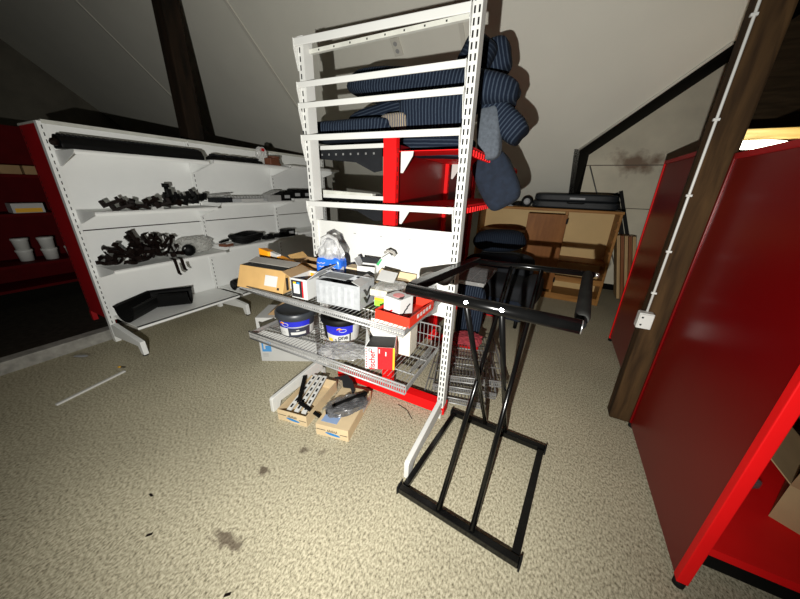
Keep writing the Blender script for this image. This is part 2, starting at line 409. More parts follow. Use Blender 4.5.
# dormer reveal: soffit and cheek, their shade put into a near-black timber colour
sf = MB(); sf.add([v0, ve, we, wl0, v0 + Vector((0, .03, .12)), ve + Vector((0, .03, .12)), we + Vector((0, .03, .12)), wl0 + Vector((0, .03, .12))],
                  [(0, 1, 2, 3), (4, 7, 6, 5), (0, 4, 5, 1), (1, 5, 6, 2), (2, 6, 7, 3), (3, 7, 4, 0)])
struct('trim_4', sf, DARKTIMBER)
ck = MB(); ex = Vector((-.06, 0, 0))
ck.prism([v0, wl0, Vector((wl0.x, WBY, .0)), Vector((cb.x, KW, 0)), Vector((cb.x, KW, slope_z(KW))), cb], ex)
struct('trim_5', ck, DARKTIMBER)
struct('baseboard_back', MB().bb((cb.x + .02, WBY - .03, 0), (XJ, WBY, .09)), DARKTIMBER)
# thin pale edge bead along the dormer opening
struct('trim_6', MB().tube([v0 + Vector((-.01, -.012, -.012)), v1 + Vector((-.01, -.012, -.012))], .012, 6), STRIP)
for k, (a, b2) in enumerate([((75, 0), (175, 100)), ((225, 0), (302, 115)), ((457.5, 0), (464.5, 49))]):
    p, q = at_slope(*a), at_slope(*b2); d = (q - p); p = p - d * 2.2; q = q + d * .8 if k != 0 else q + d * .5
    if q.y > 5.4: q = p + (q - p) * ((5.4 - p.y) / (q.y - p.y))
    p.z = slope_z(p.y) - .004; q.z = slope_z(q.y) - .004
    struct('trim_%d' % (7 + k), MB().bar(p, q, .045, .012, up=(0, SLT, 1)), STRIP)
struct('wall_left', MB().bb((-9.2, -2.5, 0), (-9.05, 5.6, 6.2)), GABLE)

# timber posts
pl = at_y(186, 130, 2.6)
post = MB().add([(-.09, -.09, 0), (.09, -.09, 0), (.09, .09, 0), (-.09, .09, 0), (-.09, -.09, slope_z(2.24) - .105), (.09, -.09, slope_z(2.24) - .105), (.09, .09, slope_z(2.42) - .105), (-.09, .09, slope_z(2.42) - .105)], [(0, 3, 2, 1), (4, 5, 6, 7), (0, 1, 5, 4), (1, 2, 6, 5), (2, 3, 7, 6), (3, 0, 4, 7)]).build('timber_post', wood_mat('dark_old_timber', (.006, .004, .002), (.022, .012, .006), 4, (5, 5, .6), .85), loc=(-4.00, 2.33, .10), bevel=.012)
tag(post, 'dark brown timber post behind the long white shelving with small goods', 'post')
PX0, PX1, PY0 = .600, .735, 2.18
post2 = MB().add([(sx * (PX1 - PX0) / 2, sy * .055, z if z == 0 else slope_z(PY0 + .055 + sy * .055) - .006) for z in (0, 1) for sx, sy in ((-1, -1), (1, -1), (1, 1), (-1, 1))], [(0, 3, 2, 1), (4, 5, 6, 7), (0, 1, 5, 4), (1, 2, 6, 5), (2, 3, 7, 6), (3, 0, 4, 7)]).build('timber_post', BEAM, loc=((PX0 + PX1) / 2, PY0 + .055, 0), bevel=.012)
tag(post2, 'rough brown timber post between the two red end panels, cable clipped to it', 'post')
cabx = PX0 - .004
cable = thing('surface_cable', 'white cable running down the brown timber post to the junction box', 'cable', (cabx + .006, PY0, 0))
MB().tube([(0, -.007, .80), (.0, -.007, 1.5), (.003, -.007, 2.4), (0, -.007, 3.6)], .0065, 8).build('cord', WHITE, cable)
for z in (.95, 1.2, 1.5, 1.85, 2.25, 2.75, 3.3):
    MB().box((0, -.009, z), (.026, .016, .012)).build('clip', WHITE, cable, bevel=.002)
jb = thing('junction_box', 'white plastic junction box on the brown post at the lower end of the cable', 'junction box', (cabx, PY0 + .0005, .73))
MB().box((0, -.03, .05), (.075, .058, .10)).build('housing', WHITE, jb, bevel=.006)
MB().box((0, -.063, .05), (.066, .008, .09)).build('cover', WHITE, jb, bevel=.003)
for z in (.075, .028): MB().tube([(-.02, -.066, z), (-.02, -.0685, z)], .006, 8).build('screw', DKGREY, jb)
# double socket on the slope
so = at_slope(397, 46)
sk = thing('wall_socket', 'cream double wall socket on the sloping ceiling seen between the top rails', 'socket', so)
o = MB().box((0, -.012, 0), (.10, .022, .17)).build("plate", STRIP, sk, rot=(R(51.3), 0, 0), bevel=.006)
for dz in (.035, -.035):
    q = MB().tube([(0, -.022, dz), (0, -.027, dz)], .022, 14).build('outlet', GREYSH, sk); q.rotation_euler = o.rotation_euler

# ------------------------------------------------------------------ long white shelving on the left
def slots(mb, x, y, z0, z1, step=.05, w=.006, h=.026, ax='x', mi=1, t=.0012):
    z = z0
    while z < z1:
        if ax == 'x': mb.box((x, y, z), (t, w, h), mi=mi)
        else: mb.box((x, y, z), (w, t, h), mi=mi)
        z += step
WHITEL = mat('white_enamel_brightened', (.90, .91, .89), .42, var=.02, vscale=4)  # brighter copy of the white, colour raised to offset weaker flash at left
WG = Vector((-3.63, 1.0, 0))
wg = thing('gondola_shelving', 'long white metal shelving with four shelf levels along the left side', 'shelving', WG)
BAY = 1.05
for k in range(4):
    u = MB().bb((-.045, -.022, 0), (.004, .022, 1.90)); slots(u, .0046, 0, .06, 1.88)
    u.build('upright', [WHITEL, SLOT], wg, loc=(0, k * BAY, 0))
    f = MB().prism([(.004, -.02, .18), (.004, -.02, .06), (.47, -.02, .085), (.495, -.02, .012), (.545, -.02, .012), (.535, -.02, .14), (.05, -.02, .20)], (0, .04, 0))
    f = f.build('base_leg', WHITEL, wg, loc=(0, k * BAY, 0), bevel=.004)
    MB().tube([(.52, 0, 0), (.52, 0, .013)], .02, 12).build('foot', RUBBER, f)
for k in range(3):
    y0, y1 = k * BAY + .024, (k + 1) * BAY - .024
    MB().bb((-.025, y0, .22), (-.006, y1, 1.068)).build('back_panel', WHITEL, wg)
    MB().bb((-.025, y0, 1.078), (-.006, y1, 1.885)).build('back_panel', WHITEL, wg)
    MB().bb((-.045, y0 - .02, 1.885), (.006, y1 + .02, 1.912)).build('top_rail', OFFW, wg)
levels = [(1.70, 1.715, 1.735), (1.25, 1.29, 1.315), (.768, .805, .85), (.262, .262, .262)]
SD = .36
SH = {}
for li, zs in enumerate(levels):
    for k in range(3):
        y0, y1 = k * BAY + .024, (k + 1) * BAY - .024; z = zs[k]; d = .46 if li == 3 else SD
        SH[(li, k)] = z
        s = MB().bb((.008, y0, z - .012), (d, y1, z)).bb((d - .006, y0, z - .034), (d, y1, z))
        s = s.build('shelf', WHITEL, wg)
        if li < 3:
            for yy in (y0, y1 - .004):
                br = MB(); br.prism([(.006, yy, z - .012), (.006, yy, z - .11), (.03, yy, z - .115), (d - .04, yy, z - .034), (d - .008, yy, z - .012)], (0, .004, 0))
                br.build('bracket', WHITEL, s)
        else:
            pass
def on_shelf(px, py, X, li):
    p = at_x(px, py, X); k = int(max(0, min(2, (p.y - 1.0) // BAY))); return Vector((p.x, p.y, SH[(li, k)]))

# red perforated end panel and red shelving behind it
ep = thing('end_panel', 'red perforated end panel closing the near end of the long white shelving', 'panel', (-3.95, 1.03, .10))
e = MB().bb((-.23, -.012, .10), (.255, .012, 1.80)); slots(e, -.205, -.0125, .14, 1.78, ax='y', w=.012, h=.022, step=.045)
e.build('sheet', [DRED, SLOT], ep)
MB().bb((-.235, -.018, 1.80), (.26, .018, 1.815)).build('cap', OFFW, ep)
MB().bb((.215, -.02, 0), (.255, .02, .10)).build('foot', DRED, ep); MB().bb((-.23, -.02, 0), (-.19, .02, .10)).build('foot', DRED, ep)
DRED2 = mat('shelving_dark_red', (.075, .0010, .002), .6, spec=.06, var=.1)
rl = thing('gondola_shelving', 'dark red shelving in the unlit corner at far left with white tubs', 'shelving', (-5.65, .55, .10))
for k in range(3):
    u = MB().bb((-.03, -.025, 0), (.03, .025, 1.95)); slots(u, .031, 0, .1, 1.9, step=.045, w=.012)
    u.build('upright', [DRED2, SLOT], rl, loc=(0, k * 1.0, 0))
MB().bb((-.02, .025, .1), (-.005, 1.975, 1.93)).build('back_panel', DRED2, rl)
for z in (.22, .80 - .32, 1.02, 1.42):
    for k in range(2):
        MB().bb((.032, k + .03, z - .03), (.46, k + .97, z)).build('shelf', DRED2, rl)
RLX, RLZ = -5.65, .10
tub = thing('white_tub', 'white tub', 'tub', (0, 0, 0))
MB().lathe([(0, 0), (.055, 0), (.064, .11), (.066, .115)], n=24).build('body', WHITE, tub)
MB().lathe([(.068, .106), (.069, .125), (.062, .13), (0, .13)], n=24).build('lid', WHITE, tub)
zz = RLZ + .48
tubs = [(-5.42, .98, zz, 'white tub standing furthest left on the low shelf in the dark corner, under another tub'), (-5.42, .98, zz + .1305, 'white tub stacked on top of the leftmost one in the dark corner'),
        (-5.34, 1.16, zz, 'white tub second from left on the dark red shelf, beside the stacked pair'), (-5.34, 1.16, zz + .1305, 'upper white tub of the second stack on the dark red shelf'), (-5.36, 1.36, zz, 'single low white tub right of the stacked tubs on the dark red shelf')]
for i, (x, y, z, lb) in enumerate(tubs):
    if i == 0: tub.location = (x, y, z); tub['label'] = lb; tub['group'] = 'white tubs on the dark red shelf'
    else: dup(tub, (x, y, z), (0, 0, i), lb, 'white tubs on the dark red shelf')
bx = thing('carton', 'white and yellow box lying on the middle shelf of the dark red shelving', 'box', (-5.38, 1.12, RLZ + 1.02))
MB().bb((-.09, -.12, 0), (.09, .12, .10)).build('body', CARDW, bx); MB().bb((.0905, -.10, .005), (.092, .10, .05)).build('print_panel', YELLOW, bx)
for i, y in enumerate((.93, 1.10, 1.27)):
    tag(MB().bb((-.1, -.075, 0), (.1, .075, .09)).build('carton', DKRAFT, loc=(-5.38, y, RLZ + 1.42)),
        ['brown carton at the left of the row on the dark red upper shelf', 'brown carton in the middle of the row on the dark red upper shelf', 'brown carton at the right of the row on the dark red upper shelf'][i], 'box', 'cartons on the dark red upper shelf')

# ------------------------------------------------------------------ goods on the white shelving
def gutter(name, L_, label, loc, rz, m):
    o = thing(name, label, 'gutter', loc, rz)
    pr = []
    for i in range(13):
        a = PI + PI * i / 12; pr.append((0, math.cos(a) * .062, .066 + math.sin(a) * .062))
    mb = MB(); n = 13; vs = []
    for xx in (0, L_):
        for p in pr: vs.append((xx, p[1], p[2]))
        for p in reversed(pr): vs.append((xx, p[1] * .93, .066 + (p[2] - .066) * .93))
    k = 26
    fs = [(i, (i + 1) % k, k + (i + 1) % k, k + i) for i in range(k)]
    fs += [(i, i + 1, k - 2 - i, k - 1 - i) for i in range(12)] + [(k + i, k + i + 1, 2 * k - 2 - i, 2 * k - 1 - i) for i in range(12)]
    mb.add(vs, fs); mb.build('channel', m, o)
    MB().tube([(0, -.066, .07), (L_, -.066, .07)], .009, 8).tube([(0, .066, .07), (L_, .066, .07)], .009, 8).build('rolled_edge', m, o)
    return o
# long dark profiles on the top shelf: a stacked pair, upper one upside down and ribbed
z0 = SH[(0, 0)]
pro = thing('gutter_profile', 'long black ribbed profile lying along the top white shelf', 'profile', (-3.36, 1.0 - .03, z0))
mb = MB(); mb.prism([(-.07, 0, 0), (.08, 0, 0), (.085, 0, .03), (.05, 0, .085), (-.03, 0, .10), (-.075, 0, .06)], (0, 1.02, 0)); mb.build('body', SATBLK, pro, bevel=.008)
mb = MB()
for i in range(34): mb.bar((-.035, .03 + i * .029, .104), (.055, .03 + i * .029, .089), .012, .008)
mb.build('ribs', DKGREY, pro)
mb = MB(); mb.tube([(-.02, -.0, .045), (.05, -.02, .04), (.085, -.045, .03)], [.03, .028, .015], 8); mb.build('end_clip', BROWNPL, pro)
pr2 = thing('gutter_profile', 'dark green-black profile lying on the far half of the top white shelf', 'profile', (-3.38, 2.09, SH[(0, 1)]))
MB().prism([(-.05, 0, 0), (.07, 0, 0), (.06, 0, .03), (.0, 0, .045), (-.05, 0, .03)], (0, .62, 0)).build('body', SATBLK, pr2, bevel=.006)
mb = MB()
for i in range(7): mb.box((.005, .06 + i * .083, .052), (.085, .05, .018), rot=(.1 * (i % 3 - 1), 0, .2 * (i % 2)))
mb.build('clips', DKGREY, pr2)
tr = thing('pipe_collar', 'reddish brown plastic collar at the far end of the top white shelf', 'pipe fitting', (-3.36, 2.92, SH[(0, 1)]), .2)
MB().lathe([(.055, 0), (.085, .0), (.09, .02), (.075, .03), (.07, .085), (.078, .09), (.078, .11), (.06, .11), (.055, .0)], n=24).build('body', TERRA, tr)
MB().box((.04, -.11, .04), (.10, .12, .08)).build('spout', TERRA, tr, bevel=.01)
bg_ = thing('plastic_bag', 'small clear plastic bag with a red mark standing on the top white shelf', 'bag', (-3.40, 2.775, SH[(0, 1)]))
crumple(.09, .13, .20, 10, .18, 3).build('film', plastic_mat('clear_pouch', (.8, .8, .78), .55), bg_, loc=(0, 0, .10))
MB().box((.030, .0, .17), (.03, .045, .035)).build('red_mark', REDINK, bg_, bevel=.008)

# dark fittings: hook bracket, built once and copied
def hook_bracket(label):
    t = thing('gutter_bracket', label, 'bracket', (0, 0, 0))
    p = [(math.cos(a) * .055, 0, .055 + math.sin(a) * .055) for a in [PI * 1.1 + i * PI * 1.15 / 12 for i in range(13)]]
    p = p + [(p[-1][0] + .012, 0, p[-1][2] + .03)]
    mb = MB()
    for a, b2 in zip(p[:-1], p[1:]): mb.bar(a, b2, .034, .007, up=(0, 0.001, 1) if abs(b2[0] - a[0]) > .004 else (1, 0, 0))
    mb.build('arm', BROWNPL, t)
    MB().bb((-.064, -.013, .03), (-.052, .013, .15)).bb((-.064, -.02, .14), (-.02, .02, .147)).build('back_plate', BROWNPL, t)
    return t
def sticker(t):
    MB().box((.050, -.0185, .075), (.042, .002, .034)).build('price_label', CARDW, t)
    return MB().box((-.0655, 0, .10), (.002, .032, .045)).build('price_label', CARDW, t)
hb = hook_bracket('dark brown gutter bracket in the tangled heap on the third white shelf')
hbl = hook_bracket('dark brown gutter bracket with a white sticker in the heap on the third white shelf'); sticker(hbl)
rnd = random.Random(3)
HEAP = 'gutter brackets heaped on the third white shelf'
zz = SH[(2, 0)]
spots = []
for i in range(34):
    py = rnd.gauss(1.36, .14); py = max(1.10, min(1.66, py)); pxx = rnd.uniform(-3.50, -3.34)
    h = max(0, .17 * (1 - abs(py - 1.36) / .30)) * rnd.random()
    spots.append((pxx, py, zz + .03 + h, rnd.uniform(0, 6.28), rnd.uniform(-1.5, 1.5), rnd.uniform(-.6, .6)))
first = {0: True, 1: True}
for i, (x, y, z, a, b2, c) in enumerate(spots):
    src = hbl if i % 3 == 1 else hb; key = i % 3 == 1
    r = src if first[key] else dup(src, (0, 0, 0), (0, 0, 0))
    first[key] = False
    r.location = (x, y, z); r.rotation_euler = (b2, c, a)
    r['group'] = HEAP + (' with stickers' if key else '')
# the two odd ones
r = dup(hb, (-3.42, 1.10, zz + .02), (0, .0, -1.5), 'dark brown gutter bracket standing alone at the near end of the third white shelf'); del r['group']
for px, py, ln_, lb in [(172, 252, .13, 'dark brown strap hanging over the front edge of the third white shelf'), (179, 252, .10, 'shorter brown strap hanging beside the longer one off the third white shelf')]:
    p = on_shelf(px, py, -3.26, 2)
    pp = [Vector((-.05, 0, .012)), Vector((.008, 0, .012)), Vector((.014, .004, -.04)), Vector((.012, .012, -ln_)), Vector((.03, .02, -ln_ - .015))]
    mb = MB()
    for q0, q1 in zip(pp[:-1], pp[1:]): mb.bar(q0, q1, .026, .006, up=(1, 0, .2) if abs(q1.z - q0.z) > .02 else (0, .01, 1))
    tag(mb.build('gutter_strap', BROWNPL, loc=(-3.262, p.y, p.z)), lb, 'strap')
pb = tag(crumple(.20, .36, .17, 14, .10, 5).build('plastic_bag', plastic_mat('hazy_film', (.55, .55, .52), .55), loc=(-3.43, 1.77, zz + .085 + .005)), 'hazy clear plastic bag of parts beside the bracket heap on the third white shelf', 'bag')
cp = thing('pipe_fitting', 'round black cap in front of the hazy bag on the third white shelf', 'pipe fitting', (-3.34, 1.69, zz + .06), 0)
o = MB().lathe([(0, .02), (.045, .02), (.055, .03), (.06, .06), (.05, .06), (.045, .035), (0, .035)], n=20).build('cup', SATBLK, cp); o.rotation_euler = (0, R(80), -.7)
# flat dark pieces further along shelf three
z1 = SH[(2, 1)]
def pile(name, label, cat, loc, n, ext, seed, m, group=None, sz=(.09, .03, .02)):
    rr = random.Random(seed); out = []
    me = None
    for i in range(n):
        mb = MB(); mb.box((0, 0, 0), (sz[0], sz[1], sz[2])); mb.box((sz[0] * .4, 0, sz[2]), (sz[0] * .2, sz[1], sz[2] * 1.6)); mb.tube([(-sz[0] * .3, 0, 0), (-sz[0] * .3, 0, sz[2] * 1.4)], sz[1] * .35, 8)
        if me is None: o = mb.build(name, m, bevel=.002); me = o
        else: o = me.copy(); C.objects.link(o)
        tag(o, label, cat, group)
        yy = -ext[1] / 2 + ext[1] * (i + .5) / n
        o.location = (loc[0] + rr.uniform(-ext[0], ext[0]) / 2, loc[1] + yy, loc[2] + sz[2] * 1.0 + rr.random() * ext[2])
        o.rotation_euler = (rr.uniform(-.4, .4), rr.uniform(-.4, .4), rr.uniform(0, 6.3)); out.append(o)
    return out
pile('pipe_clip', 'small black-brown clip in the low heap left of the hinges on the second white shelf', 'clip', (-3.36, 1.42, SH[(1, 0)]), 12, (.14, .52, .05), 5, BROWNPL, 'dark clips heaped on the near second shelf', (.15, .04, .025))
pile('pipe_clip', 'black clip in the taller middle heap on the second white shelf', 'clip', (-3.37, 1.76, SH[(1, 0)]), 10, (.12, .36, .10), 6, SATBLK, 'dark clips heaped mid second shelf', (.13, .035, .03))
st = tag(MB().tube([(0, 0, 0), (0, 0, .10)], .018, 10).tube([(0, 0, .10), (0, 0, .135)], .03, 10).build('pipe_stub', SATBLK, loc=(-3.37, 1.62, SH[(1, 0)] + .09)), 'short black pipe stub standing upright in the clip heap on the second white shelf', 'pipe fitting')
lab = tag(MB().box((0, 0, .012), (.02, .09, .024)).build('price_tag', CARDW, loc=(-3.285, 1.47, SH[(1, 0)])), 'white tag at the front edge of the second white shelf', 'tag')
zb = SH[(1, 1)]
tray = thing('blister_strip', 'grey and white strip of small hardware lying on the second white shelf', 'hardware', (-3.36, 2.44, zb))
MB().bb((-.06, -.28, 0), (.06, .26, .035)).build('card', CARDG, tray)
mb = MB()
for i in range(13): mb.box((-.02, -.25 + i * .04, .05), (.06, .022, .028))
mb.build('studs', GREYSH, tray, bevel=.003)
MB().bb((.0605, -.10, .002), (.062, .20, .033)).build('white_label', CARDW, tray)
for i, (y, h, lb) in enumerate([(2.13, .05, 'flat dark grey box left of the grey hardware strip on the second white shelf'), (2.82, .07, 'grey box with propped lid right of the hardware strip on the second white shelf')]):
    t = thing('hardware_box', lb, 'box', (-3.37, y, zb)); MB().bb((-.08, -.09, 0), (.08, .09, h)).build('tray', DKGREY if i == 0 else GREYSH, t); MB().box((0, 0, h + .03), (.15, .17, .012), rot=(.3 if i else .1, 0, 0)).build('lid', GREYSH, t)
zc = SH[(1, 2)]
for i in range(5):
    y = 3.02 + i * .19; t = thing('tool_box', ['black boxed fitting, first of the row at the far end of the second shelf', 'black boxed fitting, second of the row at the far end of the second shelf', 'black boxed fitting, third of the row at the far end of the second shelf', 'black boxed fitting, fourth of the row at the far end of the second shelf', 'black boxed fitting, last of the row at the far end of the second shelf'][i], 'box', (-3.38, y, SH[(1, 1 if y < 3.15 - .08 else 2)]), group='black boxed fittings')
    MB().bb((-.08, -.075, 0), (.08, .075, .10)).build('body', SATBLK, t, bevel=.004); MB().bb((.0805, -.04, .03), (.082, .05, .07)).build('label', CARDG, t); MB().bb((-.06, -.05, .10), (.04, .05, .12)).build('handle', SATBLK, t)
# third shelf, second bay
cl = thing('coiled_strap', 'coil of black strap lying on the far part of the third white shelf', 'strap', (-3.40, 2.40, z1))
for i in range(3):
    pts_ = [(math.cos(a) * (.10 + .02 * i), math.sin(a) * (.17 + .015 * i), .03 + .028 * i + .01 * math.sin(3 * a)) for a in [2 * PI * j / 24 for j in range(24)]]
    MB().tube(pts_, .022, 6, closed=True).build('turn', SATBLK, cl)
sp = thing('tool_holder', 'brown and white packed tool lying left of the strap coil on the third white shelf', 'tool', (-3.36, 2.08 + .02, z1), .2)
MB().bb((-.05, -.06, 0), (.05, .05, .03)).build('card', TERRA, sp); MB().box((.04, .01, .035), (.02, .09, .012)).build('label', CARDW, sp); MB().tube([(-.03, -.06, .05), (-.02, .06, .06)], .013, 8).build('grip', SATBLK, sp)
for i, (y, lb) in enumerate([(2.70, 'flat black bar on the third white shelf just past the strap coil'), (2.90, 'small black packed part on the third white shelf, left of the larger black box')]):
    t = tag(MB().box((0, 0, .025), (.09, .14, .05)).box((.02, .02, .06), (.05, .06, .02)).build('packed_part', SATBLK, loc=(-3.38, y, z1), bevel=.006), lb, 'part')
t = thing('packed_lock', 'black box with a pale window at the far end of the third white shelf', 'box', (-3.40, 3.06, z1)); MB().bb((-.07, -.085, 0), (.07, .075, .095)).build('body', SATBLK, t, bevel=.004); MB().bb((.0705, -.04, .03), (.072, .04, .07)).build('window', CARDG, t)
# black gutter corner on the base shelf
gz = SH[(3, 0)]
gc = thing('gutter_corner', 'black angled gutter corner piece on the bottom white shelf', 'gutter', (-3.47, 1.24, gz))
def halfsweep(path, rx, rz, th, n=12):
    mb = MB(); vs = []; k = 2 * (n + 1)
    for (p, d) in path:
        p = Vector(p); d = Vector(d).normalized(); sd = Vector((d.y, -d.x, 0))
        out = []
        for s_ in (1, 1 - th):
            row = []
            for i in range(n + 1):
                a = PI + PI * i / n; row.append(p + sd * (math.cos(a) * rx * s_) + Vector((0, 0, rz + math.sin(a) * rz * s_)))
            out.append(row if s_ == 1 else row[::-1])
        vs += out[0] + out[1]
    fs = []
    for s_ in range(len(path) - 1):
        for i in range(k): fs.append((s_ * k + i, s_ * k + (i + 1) % k, (s_ + 1) * k + (i + 1) % k, (s_ + 1) * k + i))
    for e_ in (0, len(path) - 1):
        for i in range(n): fs.append((e_ * k + i, e_ * k + i + 1, e_ * k + k - 2 - i, e_ * k + k - 1 - i))
    mb.add(vs, fs, 0, False); return mb
halfsweep([((.14, -.22, 0), (-.35, 1, 0)), ((-.06, .10, 0), (.15, 1, 0)), ((.13, .35, 0), (.75, .9, 0))], .10, .15, .06).build('channel', SATBLK, gc)
mb = MB()
mb.tube([(.235, -.19, .152), (.045, .10, .152), (.205, .285, .152)], .012, 8); mb.tube([(.045, -.25, .152), (-.165, .10, .152), (.055, .415, .152)], .012, 8)
mb.build('rolled_edge', SATBLK, gc)
cy = thing('black_cylinder', 'black cylindrical roll on the bottom white shelf behind the kraft carton', 'roll', (-3.36, 2.22, SH[(3, 1)]))
MB().tube([(0, -.13, .062), (0, .13, .062)], .062, 20).build('roll', SATBLK, cy); MB().tube([(.0, -.135, .062), (0, -.13, .062)], .03, 16).build('hub', DKGREY, cy)
MB().box((.04, -.10, .02), (.03, .05, .04)).build('price_label', CARDW, cy)

# ------------------------------------------------------------------ tall white open gondola in the middle
GX0, GX1, GY = -1.492, -.463, 1.60
G = Vector((GX0, GY, 0))
gw = GX1 - GX0
mg = thing('gondola_shelving', 'tall white open shelving frame with slotted uprights and bare cross rails, standing mid room', 'shelving frame', G)
for k, x in enumerate((0, gw)):
    u = MB()
    if k == 0:
        u.bb((-.014, -.03, .095), (.030, .045, 2.285)); sx = (.002,)
    else:
        u.bb((-.026, -.03, .095), (.018, .035, 2.42)); sx = (-.0145, .006)
    for s_ in sx:
        slots(u, s_, -.0306, .12, 2.26 if k == 0 else 2.40, step=.042, ax='y', w=.008, h=.026)
    u.build('upright', [WHITE, SLOT], mg, loc=(x, 0, 0))
    lg = MB().prism([(-.02, -.03, .16), (-.02, -.03, .05), (-.02, -.47, .05), (-.02, -.49, .0), (-.02, -.545, .0), (-.02, -.545, .105), (-.02, -.53, .115)], (.028, 0, 0))
    lg = lg.build('base_leg', WHITE, mg, loc=(x + (-.02 if k == 0 else -.0), 0, 0), bevel=.004)
    MB().bb((-.019, -.03, .0), (.007, -.002, .05)).build('foot', WHITE, lg)
RH = [(2.252, .038, -.03), (2.048, .030, -.02), (1.943, .029, -.018), (1.772, .033, -.014), (1.382, .033, .010)]
for z, h, dz in RH:
    r_ = MB().bar((-.016, -.051, z), (gw - .027, -.051, z + dz), .010, h).build('cross_rail', WHITE, mg, bevel=.003)
    hk = MB()
    hk.prism([(-.0175, -.060, z + h / 2), (-.0175, -.060, z - h / 2 - .01), (-.0175, -.036, z - .13), (-.0175, -.031, z - .13), (-.0175, -.031, z + h / 2)], (.003, 0, 0))
    hk.build('hook', WHITE, r_)
    z += dz
    MB().prism([(gw - .0265, -.060, z + h / 2), (gw - .0265, -.060, z - h / 2 - .01), (gw - .0265, -.036, z - .11), (gw - .0265, -.031, z - .11), (gw - .0265, -.031, z + h / 2)], (.003, 0, 0)).build('hook', WHITE, r_)
rb = MB().bb((.03, .02, 2.215), (gw - .026, .04, 2.236)); 
for i in range(9): rb.box((.10 + i * .11, .0195, 2.2255), (.008, .001, .008), mi=1)
rb.build('rear_rail', [OFFW, SLOT], mg)
bp_ = MB().bb((.030, -.012, .76), (gw - .026, .010, 1.275))
for i in range(5): bp_.box((.14 + i * .2, -.0125, 1.21), (.018, .001, .006), mi=1)
bp_.build('back_panel', [WHITE, GREYSH], mg)

def wire_shelf(label, loc, w_, d_, lip, back, rz=0.0, rx=0.0, step=.026):
    """w_ along x, d_ in -y from the back; lip = front rail height, back = height of the rear mesh"""
    t = thing('wire_shelf', label, 'wire shelf', loc, rz)
    mb = MB(); r1 = .0055
    mb.tube([(0, 0, 0), (w_, 0, 0), (w_, -d_, 0), (0, -d_, 0)], r1, 6, closed=True)
    mb.bar((0, 0, .0), (0, -d_, .0), .006, .032); mb.bar((w_, 0, 0), (w_, -d_, 0), .006, .032)
    for y in (-d_ * .35, -d_ * .7): mb.tube([(0, y, -.006), (w_, y, -.006)], .0045, 6)
    mb.build('rim', ZINC, t)
    g = MB(); n = int(w_ / step)
    for i in range(1, n): x = w_ * i / n; g.tube([(x, 0, .004), (x, -d_, .004)], .0022, 4)
    g.build('wire_deck', ZINC, t)
    if lip:
        g = MB()
        for i in range(2 * n + 1): x = w_ * i / (2 * n); g.tube([(x, -d_ - .001, -lip / 2), (x, -d_ - .004, lip / 2)], .0035, 4)
        g.tube([(0, -d_ - .006, lip / 2), (w_, -d_ - .006, lip / 2)], .0055, 6).tube([(0, -d_ - .006, -lip / 2), (w_, -d_ - .006, -lip / 2)], .0055, 6)
        g.build('front_lip', ZINC, t)
    if back:
        g = MB()
        for i in range(n + 1): x = w_ * i / n; g.tube([(x, .004, 0), (x, .004, back)], .0022, 4)
        g.tube([(0, .004, back), (w_, .004, back)], .0045, 6).tube([(0, .006, back * .5), (w_, .006, back * .5)], .003, 5)
        g.build('back_mesh', ZINC, t)
    return t
UZ, LZ = .895, .562
us = wire_shelf('upper wire shelf of the white frame, crowded with opened cartons', (-1.64, GY - .06, UZ), 1.125, .475, .03, .05)
ls = wire_shelf('lower wire shelf of the white frame, holding two paint buckets', (-1.66, GY - .055, LZ), 1.155, .46, .05, .15)
for s_ in (us, ls):
    for x in (.02, 1.10):
        MB().prism([(x, .0, .0), (x, .02, .03), (x, .02, -.09), (x, -.30, -.02), (x, -.30, .0)], (.004, 0, 0)).build('bracket', DZINC, s_)
TOPU, TOPL = UZ + .007, LZ + .007

# ---- goods on the upper wire shelf
def carton(label, loc, d, rz, m, group=None, flaps=(), open_top=False, inside=None, name='carton', cat='box', t=.004, rx=0):
    """open carton made of walls; flaps = list of (side, angle) on the top edge"""
    o = thing(name, label, cat, loc, rz, group)
    w_, dd, h = d; mb = MB()
    if open_top or flaps:
        mb.bb((-w_ / 2, -dd / 2, 0), (w_ / 2, dd / 2, t)); mb.bb((-w_ / 2, -dd / 2, t), (w_ / 2, -dd / 2 + t, h)); mb.bb((-w_ / 2, dd / 2 - t, t), (w_ / 2, dd / 2, h))
        mb.bb((-w_ / 2, -dd / 2 + t, t), (-w_ / 2 + t, dd / 2 - t, h)); mb.bb((w_ / 2 - t, -dd / 2 + t, t), (w_ / 2, dd / 2 - t, h))
    else: mb.bb((-w_ / 2, -dd / 2, 0), (w_ / 2, dd / 2, h))
    mb.build('body', m, o, bevel=0 if (open_top or flaps) else .002)
    for side, ang, ln_, fm in flaps:
        a = R(ang); fb = MB()
        if side in 'fb':
            s_ = -1 if side == 'f' else 1; y0 = s_ * dd / 2
            p0, p1 = Vector((-w_ / 2, y0, h)), Vector((w_ / 2, y0, h)); v = Vector((0, s_ * math.cos(a), math.sin(a))) * ln_
        else:
            s_ = -1 if side == 'l' else 1; x0 = s_ * w_ / 2
            p0, p1 = Vector((x0, -dd / 2, h)), Vector((x0, dd / 2, h)); v = Vector((s_ * math.cos(a), 0, math.sin(a))) * ln_
        nrm = (p1 - p0).cross(v).normalized() * .003
        fb.prism([p0, p1, p1 + v, p0 + v], nrm); fb.build('flap', fm or m, o)
    if inside:
        MB().bb((-w_ / 2 + t + .001, -dd / 2 + t + .001, t), (w_ / 2 - t - .001, dd / 2 - t - .001, inside[0])).build('contents', inside[1], o)
    return o
